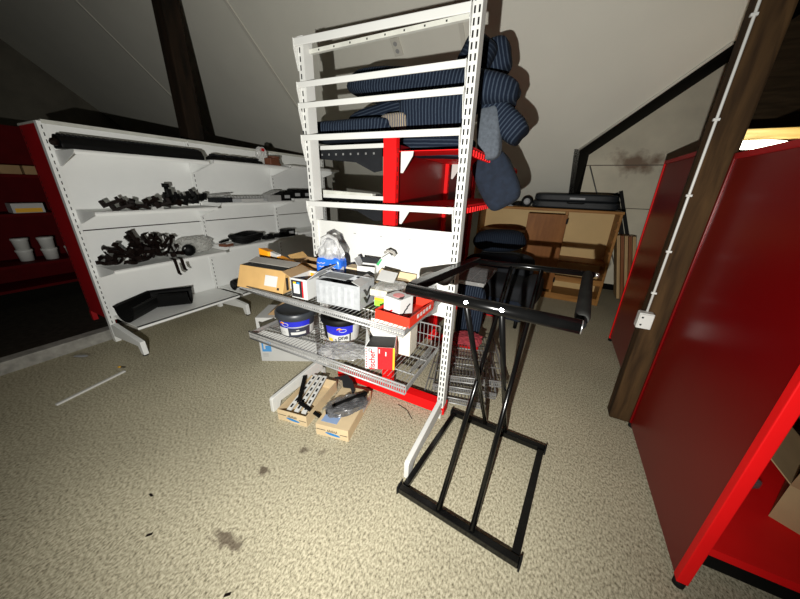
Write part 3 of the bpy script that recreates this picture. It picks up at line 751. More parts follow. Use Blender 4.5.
# kraft carton with sloping front and a white address label
kc = thing('kraft_carton', 'kraft carton with a white label at the left end of the upper wire shelf', 'box', (-1.49, 1.165, TOPU), R(9))
hh, ww = .125, .165
prof = [(-.10, 0), (.10, 0), (.095, .105), (.06, hh), (-.055, hh)]
mb = MB(); mb.prism([(-ww, y, z) for y, z in prof], (ww * 2, 0, 0)); mb.build('body', KRAFT, kc, bevel=.002)
fn = Vector((-.10, 0)); sl_ = Vector((-.055 + .10, hh)).normalized()
q = MB().box((.075, 0, 0), (.085, .003, .062)).build('address_label', CARDW, kc); q.location = (0, -.0795, .062); q.rotation_euler = (-math.atan2(.045, hh), 0, 0)
q = MB().box((.13, 0, 0), (.014, .002, .014)).build('stamp', INK, kc); q.location = (0, -.0925, .024); q.rotation_euler = (-math.atan2(.045, hh), 0, 0)
MB().bb((-ww + .015, -.052, hh + .0005), (ww - .01, .035, hh + .003)).build('dark_opening', INK, kc)
q = MB().box((0, 0, 0), (ww * 2, .075, .003)).build('lid_flap', GREYPAPER, kc); q.location = (0, .048, hh + .012); q.rotation_euler = (R(12), 0, 0)
mb = MB()
for i in range(4): mb.box((ww + .002, -.055 + i * .036, .05), (.003, .016, .075), mi=i % 2)
mb.build('end_slats', [INK, CARDW], kc)
# orange wedge tool
ow = thing('caulking_tool', 'orange flared plastic tool lying behind the kraft carton on the upper wire shelf', 'tool', (-1.545, 1.33, TOPU + .001), R(-4))
MB().prism([(-.21, -.035, .105), (-.21, .03, .105), (-.21, .03, .165), (-.21, -.035, .175)], (.10, 0, -.012)).build('flare', ORANGE, ow, bevel=.004)
MB().bar((-.04, 0, .128), (.34, -.03, .088), .045, .022).build('blade', ORANGE, ow, bevel=.003)
MB().box((-.075, -.004, .14), (.075, .03, .03), rot=(0, .15, 0)).build('pale_joint', CARDW, ow, bevel=.004)
MB().bb((-.22, -.045, 0), (.10, .05, .098)).build('dark_sleeve', BROWNPL, ow)
# shallow brown carton with a comb edge
sc_ = carton('shallow brown carton with a dark comb edge, back left of the upper wire shelf', (-1.36, 1.445, TOPU), (.30, .14, .115), R(2), DKRAFT, open_top=True, flaps=[('l', 35, .05, KRAFT)], inside=(.03, INK))
mb = MB()
for i in range(6): mb.box((-.06 + i * .036, .0705, .132), (.02, .004, .026))
mb.box((.03, .0705, .118), (.22, .004, .012)); mb.build('comb_edge', BROWNPL, sc_)
KRAFTBOX = carton('small plain kraft box standing right of the blue printed bag', (-1.06, 1.44, TOPU), (.08, .08, .135), R(4), KRAFT2)
# white carton with black printed face
wc = carton('white carton with a small colour picture on its front and a grey open flap', (-1.195, 1.185, TOPU), (.105, .17, .115), R(7), CARDW, flaps=[('l', 25, .06, DKRAFT), ('r', 38, .10, CARDG)], inside=(.04, INK))
MB().bb((-.050, -.0868, .008), (.020, -.0853, .105)).build('black_print', INK, wc)
for (x0, z0_, x1, z1_, m_) in [(-.036, .03, .004, .085, CARDW), (-.036, .085, -.018, .096, YELLOW), (-.012, .085, .006, .096, BLUEINK), (.020, .008, .028, .105, REDINK)]:
    MB().bb((x0, -.0878, z0_), (x1, -.0869, z1_)).build('print', m_, wc)
# silver grey carton
PRINTG = mat('silver_print_card', (.30, .31, .32), .55, var=.12, vscale=40)
gcn = carton('silver grey printed carton with black marks on its end, front of the upper wire shelf', (-.955, 1.215, TOPU), (.265, .165, .130), R(6), PRINTG, flaps=[('b', 160, .07, PRINTG), ('r', 158, .05, GREYSH)], inside=(.08, INK))
MB().bb((-.13, -.03, .1305), (.02, .08, .133)).build('top_flap', PRINTG, gcn)
v = MB()
for zz_ in (.03, .072):
    v.prism([(.1335, -.045, zz_ + .03), (.1335, -.025, zz_ + .03), (.1335, -.002, zz_ + .008), (.1335, .03, zz_ + .032), (.1335, .045, zz_ + .028), (.1335, .002, zz_ - .014), (.1335, -.012, zz_ - .012)], (.001, 0, 0))
v.build('black_chevrons', INK, gcn)
mb = MB()
for i in range(6): mb.bb((-.11 + i * .038, -.0838, .012), (-.092 + i * .038, -.0828, .112))
mb.build('pale_stripes', mat('pale_print_stripe', (.35, .36, .37), .55, var=.1, vscale=60), gcn)
fly = tag(MB().prism([(-.07, -.05, 0), (.08, -.04, 0), (.05, .06, 0), (-.06, .05, 0)], (0, 0, .004)).box((0, 0, .006), (.05, .012, .001), mi=1).build('leaflet', [CARDW, GREYSH], loc=(-1.10, 1.29, TOPU + .117), rot=(.35, -.1, .3)), 'white leaflet propped between the silver grey carton and the blue printed bag', 'leaflet')
# plastic bag with blue print
pbag = thing('plastic_bag', 'clear plastic bag printed blue with white script, on the upper wire shelf', 'bag', (-1.17, 1.36, TOPU), R(8))
lo = puff(.17, .10, .20, 10, 6, 4, .05); lo.build('blue_panel', BLUEBAG, pbag, loc=(0, 0, .10))
up = MB(); prof = []
n = 20; rings = [(.085, .05, .19), (.084, .05, .225), (.07, .042, .255), (.055, .032, .28), (.035, .022, .30)]
vs = []
for j, (rx_, ry_, z) in enumerate(rings):
    for i in range(n):
        a = 2 * PI * i / n; k = 1 + .12 * noise.noise(Vector((i * .9, j * 1.3, 2))) + .10 * math.sin(i * 2.5 + j)
        vs.append((math.cos(a) * rx_ * k, math.sin(a) * ry_ * k, z + .012 * noise.noise(Vector((i * .7, j, 5)))))
fs = [(j * n + i, j * n + (i + 1) % n, (j + 1) * n + (i + 1) % n, (j + 1) * n + i) for j in range(4) for i in range(n)]
up.add(vs, fs, 0, False); up.build('clear_top', plastic_mat('bag_film', (.50, .50, .50), .55), pbag)
h_ = MB()
h_.tube([(-.06, -.01, .26), (-.045, -.02, .30), (.0, -.02, .322), (.045, -.015, .303), (.062, -.01, .255)], [.008, .012, .013, .012, .008], 6)
h_.tube([(-.08, .0, .21), (-.075, -.02, .245), (-.04, -.02, .26)], .009, 6); h_.build('handle', plastic_mat('bag_handle_film', (.55, .55, .54), .65), pbag)
scr = MB()
for (x0, z0_, n_) in [(-.068, .158, 8), (-.055, .138, 6), (.018, .158, 6), (.010, .138, 7)]:
    pp = [(x0 + i * .008, -.053 + .0012 * (abs(x0 + i * .008) > .06), z0_ + .0035 * math.sin(i * 2.1) + i * .0006) for i in range(n_)]
    scr.tube(pp, .0024, 5)
scr.build('white_script', CARDW, pbag)
# white carton with a leaflet sticking out
w2 = carton('open white carton with a green marked sheet sticking out, back of the upper wire shelf', (-.965, 1.455, TOPU), (.11, .09, .155), R(14), CARDW, flaps=[('f', -78, .045, CARDW), ('l', 60, .045, CARDG), ('b', 80, .035, DKGREY)], inside=(.07, DKRAFT))
lf = MB(); lf.prism([(.02, -.01, .11), (.075, -.01, .20), (.13, -.005, .24), (.145, .0, .225), (.06, -.005, .115)], (0, .003, 0)); lf.build('sheet', CARDW, w2)
MB().prism([(.052, -.0105, .165), (.078, -.0105, .20), (.092, -.0105, .202), (.066, -.0105, .158)], (0, -.001, 0)).build('green_mark', DGREEN, w2)
MB().tube([(.10, -.005, .24), (.125, -.006, .255), (.155, -.004, .245), (.165, -.002, .225)], .008, 6).build('curled_tab', GREYPAPER, w2)
# open trays behind
tr2 = carton('long open brown carton lying along the back right of the upper wire shelf', (-.83, 1.475, TOPU), (.30, .095, .075), R(3), DKRAFT, flaps=[('b', 60, .05, KRAFT2), ('f', 10, .03, KRAFT2)], inside=(.03, INK))
MB().bb((.1505, -.04, .0), (.156, .05, .10)).build('end_board', GREYSH, tr2)
gt = carton('small carton with green and orange print under the clear tray', (-.755, 1.325, TOPU), (.09, .14, .055), R(6), GREYPAPER)
MB().bb((-.042, -.0715, .002), (.042, -.0703, .036)).build('green_print', GREEN, gt); MB().bb((-.042, -.0715, .036), (.042, -.0703, .048)).build('orange_print', ORANGE, gt)
ct = thing('clear_tray', 'clear plastic tray of small parts resting on the green printed carton', 'tray', (-.745, 1.345, TOPU + .0555), R(8))
MB().bb((-.085, -.085, 0), (.085, .085, .035)).build('card_insert', mat('cream_card', (.46, .44, .36), .6, var=.2, vscale=25), ct); crumple(.155, .15, .05, 8, .10, 8, 6).build('film', PLAST, ct, loc=(0, 0, .03))
MB().box((-.04, .05, .075), (.10, .09, .003), rot=(.4, .1, .1)).build('sheet', CARDW, ct)
# red tray
rt = thing('red_tray', 'open bright red card tray at the front right of the upper wire shelf', 'tray', (-.600, 1.25, TOPU), R(-2))
RTW, RTD, RTH = .19, .28, .050
mb = MB(); mb.bb((-RTW / 2, -RTD / 2, 0), (RTW / 2, RTD / 2, .004))
for s_ in (-1, 1):
    mb.bb((s_ * RTW / 2, -RTD / 2, .004), (s_ * (RTW / 2 - .004), RTD / 2, RTH)); mb.bb((-RTW / 2 + .004, s_ * RTD / 2, .004), (RTW / 2 - .004, s_ * (RTD / 2 - .004), RTH))
REDORANGE = mat('bright_red_card', (.60, .022, .005), .55, var=.04)
mb.build('tray', REDORANGE, rt)
mb = MB()
for i in range(5): mb.bb((RTW / 2 + .0004, -.06 + i * .035, .02), (RTW / 2 + .0012, -.04 + i * .035, .040))
mb.build('white_lettering', CARDW, rt)
wb = carton('small white carton with red and black print standing in the red tray', (-.622, 1.205, TOPU + .0045), (.105, .10, .105), R(-14), CARDW)
MB().box((-.012, -.0508, .03), (.05, .0012, .008), rot=(0, -.6, 0)).build('red_stripe', REDINK, wb)
mb = MB(); mb.tube([(.0, .0, .1052), (.0, .0, .1062)], .028, 18); mb.build('red_logo', mat('pale_red_print', (.75, .25, .25), .5), wb)
mb = MB()
for i in range(3): mb.box((.0532, -.02 + i * .018, .03 + i * .016), (.0012, .028, .008), rot=(.5, 0, 0))
mb.build('black_print', INK, wb)
mb = MB().box((.03, -.01, .1056), (.02, .05, .001), rot=(0, 0, .5)).build('black_mark', INK, wb)
# clear bag with taupe paper at right back
cb_ = thing('parts_bag', 'clear bag with curled taupe paper, back right corner of the upper wire shelf', 'bag', (-.60, 1.47, TOPU))
crumple(.13, .10, .10, 9, .22, 11).build('film', PLAST, cb_, loc=(0, 0, .052))
pr_ = MB(); vs = []; m_ = 8
for i in range(m_ + 1):
    u_ = i / m_; vs += [(-.05 + u_ * .20, -.03, .10 + .03 * math.sin(u_ * 5) + .06 * u_), (-.04 + u_ * .21, .05, .125 + .02 * math.sin(u_ * 5 + .5) + .07 * u_)]
pr_.add(vs, [(2 * i, 2 * i + 2, 2 * i + 3, 2 * i + 1) for i in range(m_)], 0, True); o = pr_.build('paper', GREYPAPER, cb_); o.modifiers.new('solid', 'SOLIDIFY').thickness = .002

# ---- goods on the lower wire shelf
def bucket(label, loc, rz, one):
    t = thing('paint_bucket', label, 'bucket', loc, rz)
    MB().lathe([(0, 0), (.108, 0), (.112, .006), (.127, .135), (.127, .14), (0, .14)], n=48).build('pail', NAVYPL if not one else CARDW, t)
    ld = MB().lathe([(.128, .132), (.136, .134), (.138, .140), (.137, .168), (.132, .174), (.122, .174), (.116, .166), (0, .163)], n=48).build('lid', mat('dark_lid_plastic', (.030, .034, .040), .4, var=.1, vscale=20) if not one else SATBLK, t)
    rad = lambda z: .1122 + .015 * (z - .006) / .129
    def band(z0_, z1_, a0, a1, m, nm, off=.0008, zc=None):
        mb = MB(); n = 20; vs = []; 
        for i in range(n + 1):
            a = a0 + (a1 - a0) * i / n; e = 0 if zc is None else zc * math.sin(PI * i / n)
            for z in (z0_ - e, z1_): r_ = rad(z) + off; vs.append((math.cos(a) * r_, math.sin(a) * r_, z))
        mb.add(vs, [(2 * i, 2 * i + 2, 2 * i + 3, 2 * i + 1) for i in range(n)], 0, True); return mb.build(nm, m, t)
    c0 = -PI / 2
    if not one:
        band(.082, .122, c0 - 1.0, c0 + .75, COBALT, 'blue_band', .001, .010); band(.078, .083, c0 - .5, c0 + .75, GREYSH, 'silver_line', .0014, .004)
        band(.012, .075, c0 - 1.15, c0 - .50, CARDW, 'white_label'); band(.012, .075, c0 + .78, c0 + 1.4, CARDW, 'white_label')
        band(.022, .042, c0 - .36, c0 + .50, CARDW, 'blank_strip', .0016); band(.052, .058, c0 - .05, c0 + .12, CARDW, 'small_print', .0016)
        lg = c0 - .62
    else:
        band(.075, .131, c0 - .9, c0 + .62, COBALT, 'blue_band', .001, .012); band(.02, .13, c0 - 2.0, c0 - .9, SATBLK, 'black_side', .001)
        band(.012, .075, c0 + .42, c0 + .50, SATBLK, 'black_divider', .0016); band(.012, .125, c0 + .66, c0 + 1.3, CARDW, 'white_label', .0012)
        band(.016, .038, c0 - .82, c0 - .55, YELLOW, 'orange_patch', .0016)
        lg = c0 + .05
    # little oval emblem and colour flourish
    mb = MB(); pp = []
    for i in range(18):
        a = 2 * PI * i / 18; th = lg + .19 * math.cos(a); z = .101 + .012 * math.sin(a); r_ = rad(z) + .0025; pp.append((math.cos(th) * r_, math.sin(th) * r_, z))
    mb.tube(pp, .0018, 5, closed=True); mb.build('oval_emblem', CARDW, t)
    for i, m in enumerate((REDINK, YELLOW)):
        mb = MB(); pp = []
        for j in range(6): th = lg - .30 + .05 * j; z = .104 + .008 * math.sin(j * .6) + .006 * i; r_ = rad(z) + .0026; pp.append((math.cos(th) * r_, math.sin(th) * r_, z))
        mb.tube(pp, .0028, 5); mb.build('flourish', m, t)
    if one:
        for j, ch in enumerate('one'):
            th = c0 - .12 + j * .18; z = .047; r_ = rad(z) + .002
            mtx = Matrix.Translation((math.cos(th) * r_, math.sin(th) * r_, z)) @ Matrix.Rotation(th + PI / 2, 4, 'Z') @ FRONT
            text_mesh(ch, .044, INK, 'letter', t, mtx, True)
        for j in range(2):
            th = c0 - .36 + j * .19; z = .024; r_ = rad(z) + .002
            mtx = Matrix.Translation((math.cos(th) * r_, math.sin(th) * r_, z)) @ Matrix.Rotation(th + PI / 2, 4, 'Z') @ FRONT
            text_mesh('50'[j], .028, INK, 'numeral', t, mtx)
    else:
        for j, ch in enumerate('ne'):
            th = c0 - .92 + j * .19; z = .042; r_ = rad(z) + .002
            mtx = Matrix.Translation((math.cos(th) * r_, math.sin(th) * r_, z)) @ Matrix.Rotation(th + PI / 2, 4, 'Z') @ FRONT
            text_mesh(ch, .030, GREYSH, 'letter', t, mtx, False)
    hp = [(.139 * math.cos(a), .139 * math.sin(a), .128 - .02 * math.sin(a - .3)) for a in [.3 + i * (PI - .0) / 16 for i in range(17)]]
    MB().tube(hp, .0028, 6).build('handle', GREYSH, t)
    t.scale = (.95, .95, .95)
    return t
bucket('dark navy paint bucket with a blank white strip, left on the lower wire shelf', (-1.425, 1.275, TOPL), R(46), False)
bucket('white labelled paint bucket with an orange patch, right on the lower wire shelf', (-1.115, 1.365, TOPL), R(38), True)
pb2 = tag(crumple(.28, .14, .05, 14, .25, 21).build('plastic_bag', PLAST, loc=(-.955, 1.185, TOPL + .026), rot=(0, 0, .4)), 'crumpled clear plastic bag lying between the bucket and the red and white carton', 'bag')
fx = thing('fixings_carton', 'red and white carton with torn open top on the lower wire shelf', 'box', (-.735, 1.235, TOPL), R(24))
FW, FD, FH = .160, .16, .135
mb = MB(); t_ = .003
mb.bb((-FW / 2, -FD / 2, 0), (FW / 2, FD / 2, t_)); mb.bb((-FW / 2, FD / 2 - t_, t_), (FW / 2, FD / 2, FH)); mb.bb((-FW / 2, -FD / 2, t_), (FW / 2, -FD / 2 + t_, FH)); mb.bb((-FW / 2, -FD / 2 + t_, t_), (-FW / 2 + t_, FD / 2 - t_, FH)); mb.bb((FW / 2 - t_, -FD / 2 + t_, t_), (FW / 2, FD / 2 - t_, FH))
mb.build('body', CARDW, fx)
MB().bb((-FW / 2 + .068, -FD / 2 - .0012, .0), (FW / 2 - .009, -FD / 2 - .0002, FH)).build('red_panel', REDINK, fx)
MB().bb((FW / 2 - .009, -FD / 2 - .0012, .0), (FW / 2, -FD / 2 - .0002, FH)).build('yellow_edge', YELLOW, fx)
MB().bb((FW / 2 + .0002, -FD / 2, 0), (FW / 2 + .0012, FD / 2, FH)).build('red_side', REDINK, fx)
MB().bb((-FW / 2 + .004, -FD / 2 + .004, .10), (FW / 2 - .004, FD / 2 - .004, .118)).build('dark_contents', INK, fx)
mb = MB(); mb.prism([(-FW / 2, FD / 2, FH), (FW / 2, FD / 2, FH), (FW / 2 - .01, FD / 2 + .03, FH + .07), (-FW / 2 + .01, FD / 2 + .02, FH + .09)], (0, .003, 0)); mb.build('flap', mat('cream_flap_card', (.72, .68, .58), .7, var=.05), fx)
mb = MB(); mb.prism([(-FW / 2, -FD / 2, FH), (-FW / 2, FD / 2, FH), (-FW / 2 - .02, FD / 2, FH + .05), (-FW / 2 + .02, -FD / 2 + .02, FH + .03)], (.003, 0, 0)); mb.build('flap', CARDW, fx)
text_mesh('fischer', .044, REDINK, 'lettering', fx, Matrix.Translation((-FW / 2 + .040, -FD / 2 - .0012, .055)) @ FRONT @ Matrix.Rotation(R(90), 4, 'Z'))
mb = MB(); mb.bb((-FW / 2 + .02, -FD / 2 - .0015, .108), (-FW / 2 + .040, -FD / 2 - .0005, .112)).bb((-FW / 2 + .02, -FD / 2 - .0015, .122), (-FW / 2 + .040, -FD / 2 - .0005, .126)).bb((-FW / 2 + .020, -FD / 2 - .0015, .108), (-FW / 2 + .024, -FD / 2 - .0005, .126)).bb((-FW / 2 + .036, -FD / 2 - .0015, .108), (-FW / 2 + .040, -FD / 2 - .0005, .126)).build('emblem', INK, fx)
mb = MB()
for i in range(8): mb.bb((-FW / 2 + .004, -FD / 2 - .0015, .008 + i * .016), (-FW / 2 + .010, -FD / 2 - .0005, .017 + i * .016))
mb.build('red_pattern', REDINK, fx)
for x_, z_ in ((.03, .085), (-.005, .10)): MB().bb((x_, -FD / 2 - .002, z_), (x_ + .006, -FD / 2 - .0013, z_ + .025)).build('white_print', CARDW, fx)
cbx = carton('cream carton standing behind the red and white carton on the lower wire shelf', (-.70, 1.41, TOPL), (.16, .12, .20), R(4), mat('cream_carton_card', (.68, .63, .52), .7, var=.05))

# ------------------------------------------------------------------ red double-sided gondola behind
RX, RY = -.935, 1.665
rg_ = thing('gondola_shelving', 'red double-sided shelving piled with striped cushions behind the white frame', 'shelving', (RX, RY, 0))
for k in range(3):
    y = k * .95
    u = MB().bb((-.042, -.012, 0), (.042, .03, 1.78)); slots(u, -.043, .01, .2, 1.75, w=.006); slots(u, .043, .01, .2, 1.75, w=.006)
    u.build('upright', [REDM, SLOT], rg_, loc=(0, y, 0))
    f = MB().bb((-.44, -.060 if k == 0 else -.022, .010), (.49, .018, .088)).build('base_leg', REDM, rg_, loc=(0, y + (.0 if k else -.004), 0), bevel=.003)
    for fx_ in (-.42, .45): MB().tube([(fx_, 0, 0), (fx_, 0, .010)], .018, 10).build('foot', RUBBER, f)
for k in range(2):
    y0, y1 = k * .95 + .03, (k + 1) * .95 - .012
    MB().bb((-.012, y0, .12), (.012, y1, 1.74)).build('back_panel', RED, rg_)
    for z in (1.70, 1.405):
        s_ = MB().bb((.014, y0, z - .004), (.47, y1, z)).bb((.464, y0, z - .035), (.47, y1, z + .012))
        for i in range(15): s_.box((.473, y0 + .04 + i * .06, z - .018), (.012, .02, .03))
        s_.build('shelf', REDM, rg_)
        MB().prism([(.06, y0 - .012, z - .005), (.06, y0 - .012, z - .12), (.075, y0 - .012, z - .12), (.135, y0 - .012, z - .03), (.14, y0 - .012, z - .005)], (0, .004, 0)).build('bracket', WHITE, rg_)
for z in (1.745, 1.44):
    s_ = MB().bb((-.70, .06, z - .02), (-.06, .55, z)); s_.bb((-.70, .052, z - .022), (-.06, .06, z + .002), mi=1)
    s_.build('shelf', [DKGREY, WHITE], rg_)
    g = MB().prism([(-.68, .07, z - .021), (-.10, .07, z - .021), (-.10, .07, z - .15), (-.16, .07, z - .16), (-.30, .07, z - .10), (-.68, .07, z - .07)], (0, .006, 0))
    for i in range(9): g.box((-.64 + i * .06, .0697, z - .05), (.012, .001, .012), mi=1)
    g.build('bracket', [DKGREY, ZINC], rg_)
lw = tag(MB().bar((-.0, 0, .0), (.50, 0, 0), .05, .03).build('trim_strip', OFFW, loc=(-1.60, 1.745, 1.457), rot=(0, .03, 0), bevel=.006), 'stained white trim strip lying on the lower grey shelf left of the red upright', 'trim strip')

# cushions: centre line in the photo's plane at depth y
def cushion(label, a, b2, y, thick, depth, m, seed, name='seat_cushion', e=4.0, group=None, pitch=0.0, sag=0.0, yaw=0.0, z_off=0.0):
    A, B = at_y(a[0], a[1], y), at_y(b2[0], b2[1], y); c = (A + B) / 2; d = B - A
    o = puff(d.length, depth, thick, 14, e, seed, .05, sag).build(name, m)
    o.location = c + Vector((0, 0, z_off)); o.rotation_euler = (pitch, -math.atan2(d.z, d.x), yaw)
    return tag(o, label, 'cushion', group)
cushion('long striped navy cushion lying across the pile just under the second rail', (358, 88), (517, 95), 2.14, .185, .46, CORD, 1)
cushion('fat striped navy cushion facing the room in the middle of the pile', (401, 118), (474, 113), 1.95, .24, .16, CORD, 2, pitch=.2)
cushion('flat striped navy cushion at the left end of the pile, on the grey shelf', (314, 136), (402, 130), 1.98, .13, .40, CORD, 3)
cushion('dark striped navy cushion wedged between the flat and the fat cushion', (352, 128), (415, 108), 2.16, .16, .2, CORDZ, 4)
tn = cushion('small tan cushion with fine stripes between the darker cushions', (382, 124), (408, 121), 1.90, .10, .10, cord_mat('tan_stripe', (.10, .10, .12), (.45, .36, .22), .012), 5)
cushion('navy cushion sagging under the third rail above the red shelf', (403, 147), (474, 148), 2.02, .13, .22, CORDZ, 6)
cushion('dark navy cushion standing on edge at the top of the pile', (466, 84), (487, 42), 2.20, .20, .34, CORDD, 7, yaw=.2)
cushion('striped navy cushion leaning out at the top right of the pile', (470, 72), (511, 52), 2.27, .20, .20, CORD, 8)
cushion('striped navy cushion slanting down off the right end of the pile', (484, 100), (522, 138), 2.16, .16, .30, CORD, 9)
cushion('thin yellow foam edge showing beside the slanting cushion', (480, 108), (500, 137), 2.08, .035, .08, YELLOW, 12, name='foam_strip')
cushion('grey-blue cloth cushion hanging over the red shelf edge', (489, 106), (490, 160), 2.06, .14, .12, GREYFAB, 10)
cushion('dark navy cushion hanging down the right side of the red shelving', (486, 156), (507, 206), 2.22, .25, .16, NAVYFAB, 11)

# wire baskets and seats on the floor to the right of the red gondola
base_c = at_z(430, 395, 0.03)
a_ = math.atan2(1.994 - 1.72, .008 + .52)
for i, (dz, lb) in enumerate([(.012, 'wire shelf lying lowest of the stack on the floor behind the black stand'), (.085, 'middle wire shelf of the stack on the floor behind the black stand'), (.160, 'topmost wire shelf of the stack on the floor behind the black stand')]):
    wire_shelf(lb, (-.80 + .02 * i, 2.43 + .03 * i, dz + .012), .46, .72, .045, 0, rz=R(12 + 3 * i), step=.025)
for i, (z, lb) in enumerate([(.74, 'empty wire shelf on the right side of the red shelving, under the striped seat pads')]):
    wire_shelf(lb, (-.44, 3.05, z), .62, .40, .05, .0, rz=R(-90), step=.03)
rcl = tag(crumple(.24, .16, .09, 10, .2, 31).build('red_cloth', mat('faded_red_cloth', (.28, .03, .04), .9, var=.2, vscale=30), loc=(-.50, 2.33, .262)), 'crumpled red cloth on the stacked wire shelves', 'cloth')
o = cushion('striped navy seat pad standing upright against the red shelving, behind the wire shelves', (474, 285), (466, 338), 2.55, .24, .10, CORDZ, 13)
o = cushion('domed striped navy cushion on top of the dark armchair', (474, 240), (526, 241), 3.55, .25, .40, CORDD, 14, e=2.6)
o = cushion('flatter striped navy cushion under the domed one on the dark armchair', (468, 259), (520, 262), 3.52, .12, .42, CORD, 15)
ac = thing('armchair', 'dark upholstered armchair under the two striped cushions, behind the black stand', 'chair', (-.46, 3.62, 0), R(-8))
puff(.72, .60, .20, 10, 6, 16, .03).build('seat', DARKFAB, ac, loc=(0, 0, .42))
puff(.16, .62, .30, 10, 4, 17, .03).build('armrest', DARKFAB, ac, loc=(-.40, 0, .44)); puff(.20, .62, .34, 10, 3, 18, .03).build('armrest', DARKFAB, ac, loc=(.36, 0, .42))
puff(.70, .16, .34, 10, 4, 19, .03).build('backrest', DARKFAB, ac, loc=(-.06, .30, .60))
MB().bb((-.36, -.28, .10), (.36, .30, .34)).build('base', NAVYFAB, ac, bevel=.02)
for sx in (-.3, .3):
    for sy in (-.22, .24): MB().tube([(sx, sy, 0), (sx, sy, .10)], .02, 10).build('leg', SATBLK, ac)

# ------------------------------------------------------------------ bureau and things on it
BX0, BX1, BY0, BY1, BZ = -1.08, .745, 4.72, 5.14, 1.285
bu = thing('bookcase', 'wide wooden bookcase with open compartments at the back of the room', 'cabinet', ((BX0 + BX1) / 2, (BY0 + BY1) / 2, 0))
ox, oy = (BX0 + BX1) / 2, (BY0 + BY1) / 2; hw, hd = (BX1 - BX0) / 2, (BY1 - BY0) / 2
MB().bb((-hw - .01, -hd - .015, BZ - .035), (hw + .01, hd, BZ)).build('top', OAK, bu, bevel=.006)
for x in (-hw, hw - .03): MB().bb((x, -hd, 0), (x + .03, hd, BZ - .035)).build('side_panel', OAK, bu, bevel=.003)
MB().bb((.27, -hd + .02, .09), (.30, hd - .012, BZ - .035)).build('divider', OAK, bu)
MB().bb((-hw + .03, hd - .012, .09), (.27, hd, BZ - .035)).bb((.30, hd - .012, .09), (hw - .03, hd, BZ - .035)).build('back_board', PALEBACK, bu)
MB().bb((-hw + .03, -hd + .005, .06), (hw - .03, hd - .012, .09)).bb((-hw + .03, -hd + .01, 0), (hw - .03, -hd + .03, .06)).build('bottom', OAK, bu)
MB().bb((-hw + .03, -hd + .03, .90), (.27, hd - .012, .925)).build('shelf', OAKD, bu)
MB().bb((.30, -hd + .03, .56), (hw - .03, hd - .012, .585)).build('shelf', OAKD, bu)
MB().bb((.30, -hd + .01, .28), (hw - .03, -hd + .03, .36)).build('drawer_rail', OAK, bu)
dr = MB().bb((-.50, -.02, .0), (0, 0, 1.07)).build('door', OAKD, bu, loc=(.30, -hd - .001, .14), rot=(0, 0, R(6)), bevel=.003)
for z in (.12, .95): MB().bb((-.01, -.03, z), (.012, .0, z + .07)).build('hinge', SATBLK, dr)
for sx in (-hw + .05, hw - .05):
    pass
mb = MB()
for z in (.45, .6, .75, .9, 1.05, 1.15): mb.box((hw - .036, -hd + .02, z), (.012, .02, .03))
mb.build('shelf_peg_strip', OAKD, bu)
ca = thing('instrument_case', 'long black padded case lying on top of the wooden bookcase', 'case', (.17, 4.92, BZ), 0)
puff(1.04, .34, .10, 12, 8, 22, .01).build('lower_shell', CASE, ca, loc=(0, 0, .0525)); puff(1.00, .33, .10, 12, 7, 23, .012).build('upper_shell', CASE, ca, loc=(0, 0, .145))
MB().bb((-.06, -.172, .125), (.12, -.166, .148)).build('pale_label', CARDG, ca)
MB().tube([(-.08, -.17, .08), (-.06, -.195, .075), (.1, -.195, .075), (.12, -.17, .08)], .008, 6).build('handle', SATBLK, ca)
p = at_y(516, 196, 4.85)
t = tag(MB().lathe([(0, 0), (.035, 0), (.05, .09), (.047, .09), (.033, .006), (0, .006)], n=20).build('white_cup', CARDW, loc=(p.x - .05, 4.82, BZ)), 'small white cup on the bookcase top left of the black case', 'cup')
p = at_y(530, 197, 4.85)
tp = thing('tape_roll', 'black roll with a white core standing on the bookcase beside the black case', 'roll', (p.x - .03, 4.82, BZ), R(10))
o = MB().lathe([(.045, -.03), (.075, -.03), (.075, .03), (.045, .03), (.045, -.03)], n=24).build('tape', SATBLK, tp, loc=(0, 0, .075), rot=(R(90), 0, 0)); o = MB().lathe([(0, -.028), (.044, -.028), (.044, .028), (0, .028)], n=24).build('core', CARDG, tp, loc=(0, 0, .075), rot=(R(90), 0, 0))
cbl = tag(MB().tube([(math.cos(a) * (.07 + .006 * i / 10), math.sin(a) * .06, .012 + .03 * (i % 20) / 20 + .002 * (i / 10)) for i, a in [(j, j * .63) for j in range(40)]], .011, 6).build('cable_coil', SATBLK, loc=(p.x - .16, 4.82, BZ + .003)), 'tangled black cable between the white cup and the tape roll on the bookcase', 'cable')
wp = tag(crumple(.26, .12, .035, 8, .2, 41).build('cleaning_cloth', CARDG, loc=(-.73, 4.82, BZ + .018)), 'crumpled pale cloth at the left end of the bookcase top', 'cloth')

# boards and rods leaning at the right of the bookcase
bn = ['leftmost pale board of the row leaning beside the bookcase', 'reddish board leaning second from the bookcase', 'middle pale board of the leaning row beside the bookcase', 'reddish board leaning fourth from the bookcase', 'rightmost pale board of the leaning row, next to the red panel']
for i in range(5):
    o = MB().bb((-.019, -.30, 0), (.019, .0, .945)).build('board', PINE if i % 2 == 0 else REDPINE, loc=(1.055 + i * .047, 5.50, .007), rot=(R(-2), R(-13), 0), bevel=.003)
    tag(o, bn[i], 'board', 'boards leaning beside the bookcase')
for i, (a, b2, lb) in enumerate([((617, 193), (630, 300), 'thicker black rod leaning against the wall right of the bookcase'), ((622, 191), (636, 300), 'second black rod leaning just right of the thicker one')]):
    A = at_y(*a, 5.62); B = at_y(*b2, 5.60); B = A + (B - A) * ((A.z - .012) / (A.z - B.z))
    B.y = 5.55; A.y = 5.72
    tag(MB().bar(B, A, (.06 if i == 0 else .045), .03, up=(0, 1, 0)).build('leaning_rod', SATBLK), lb, 'rod')
A = at_y(590, 166, 5.70); B = at_y(598, 197, 5.62)
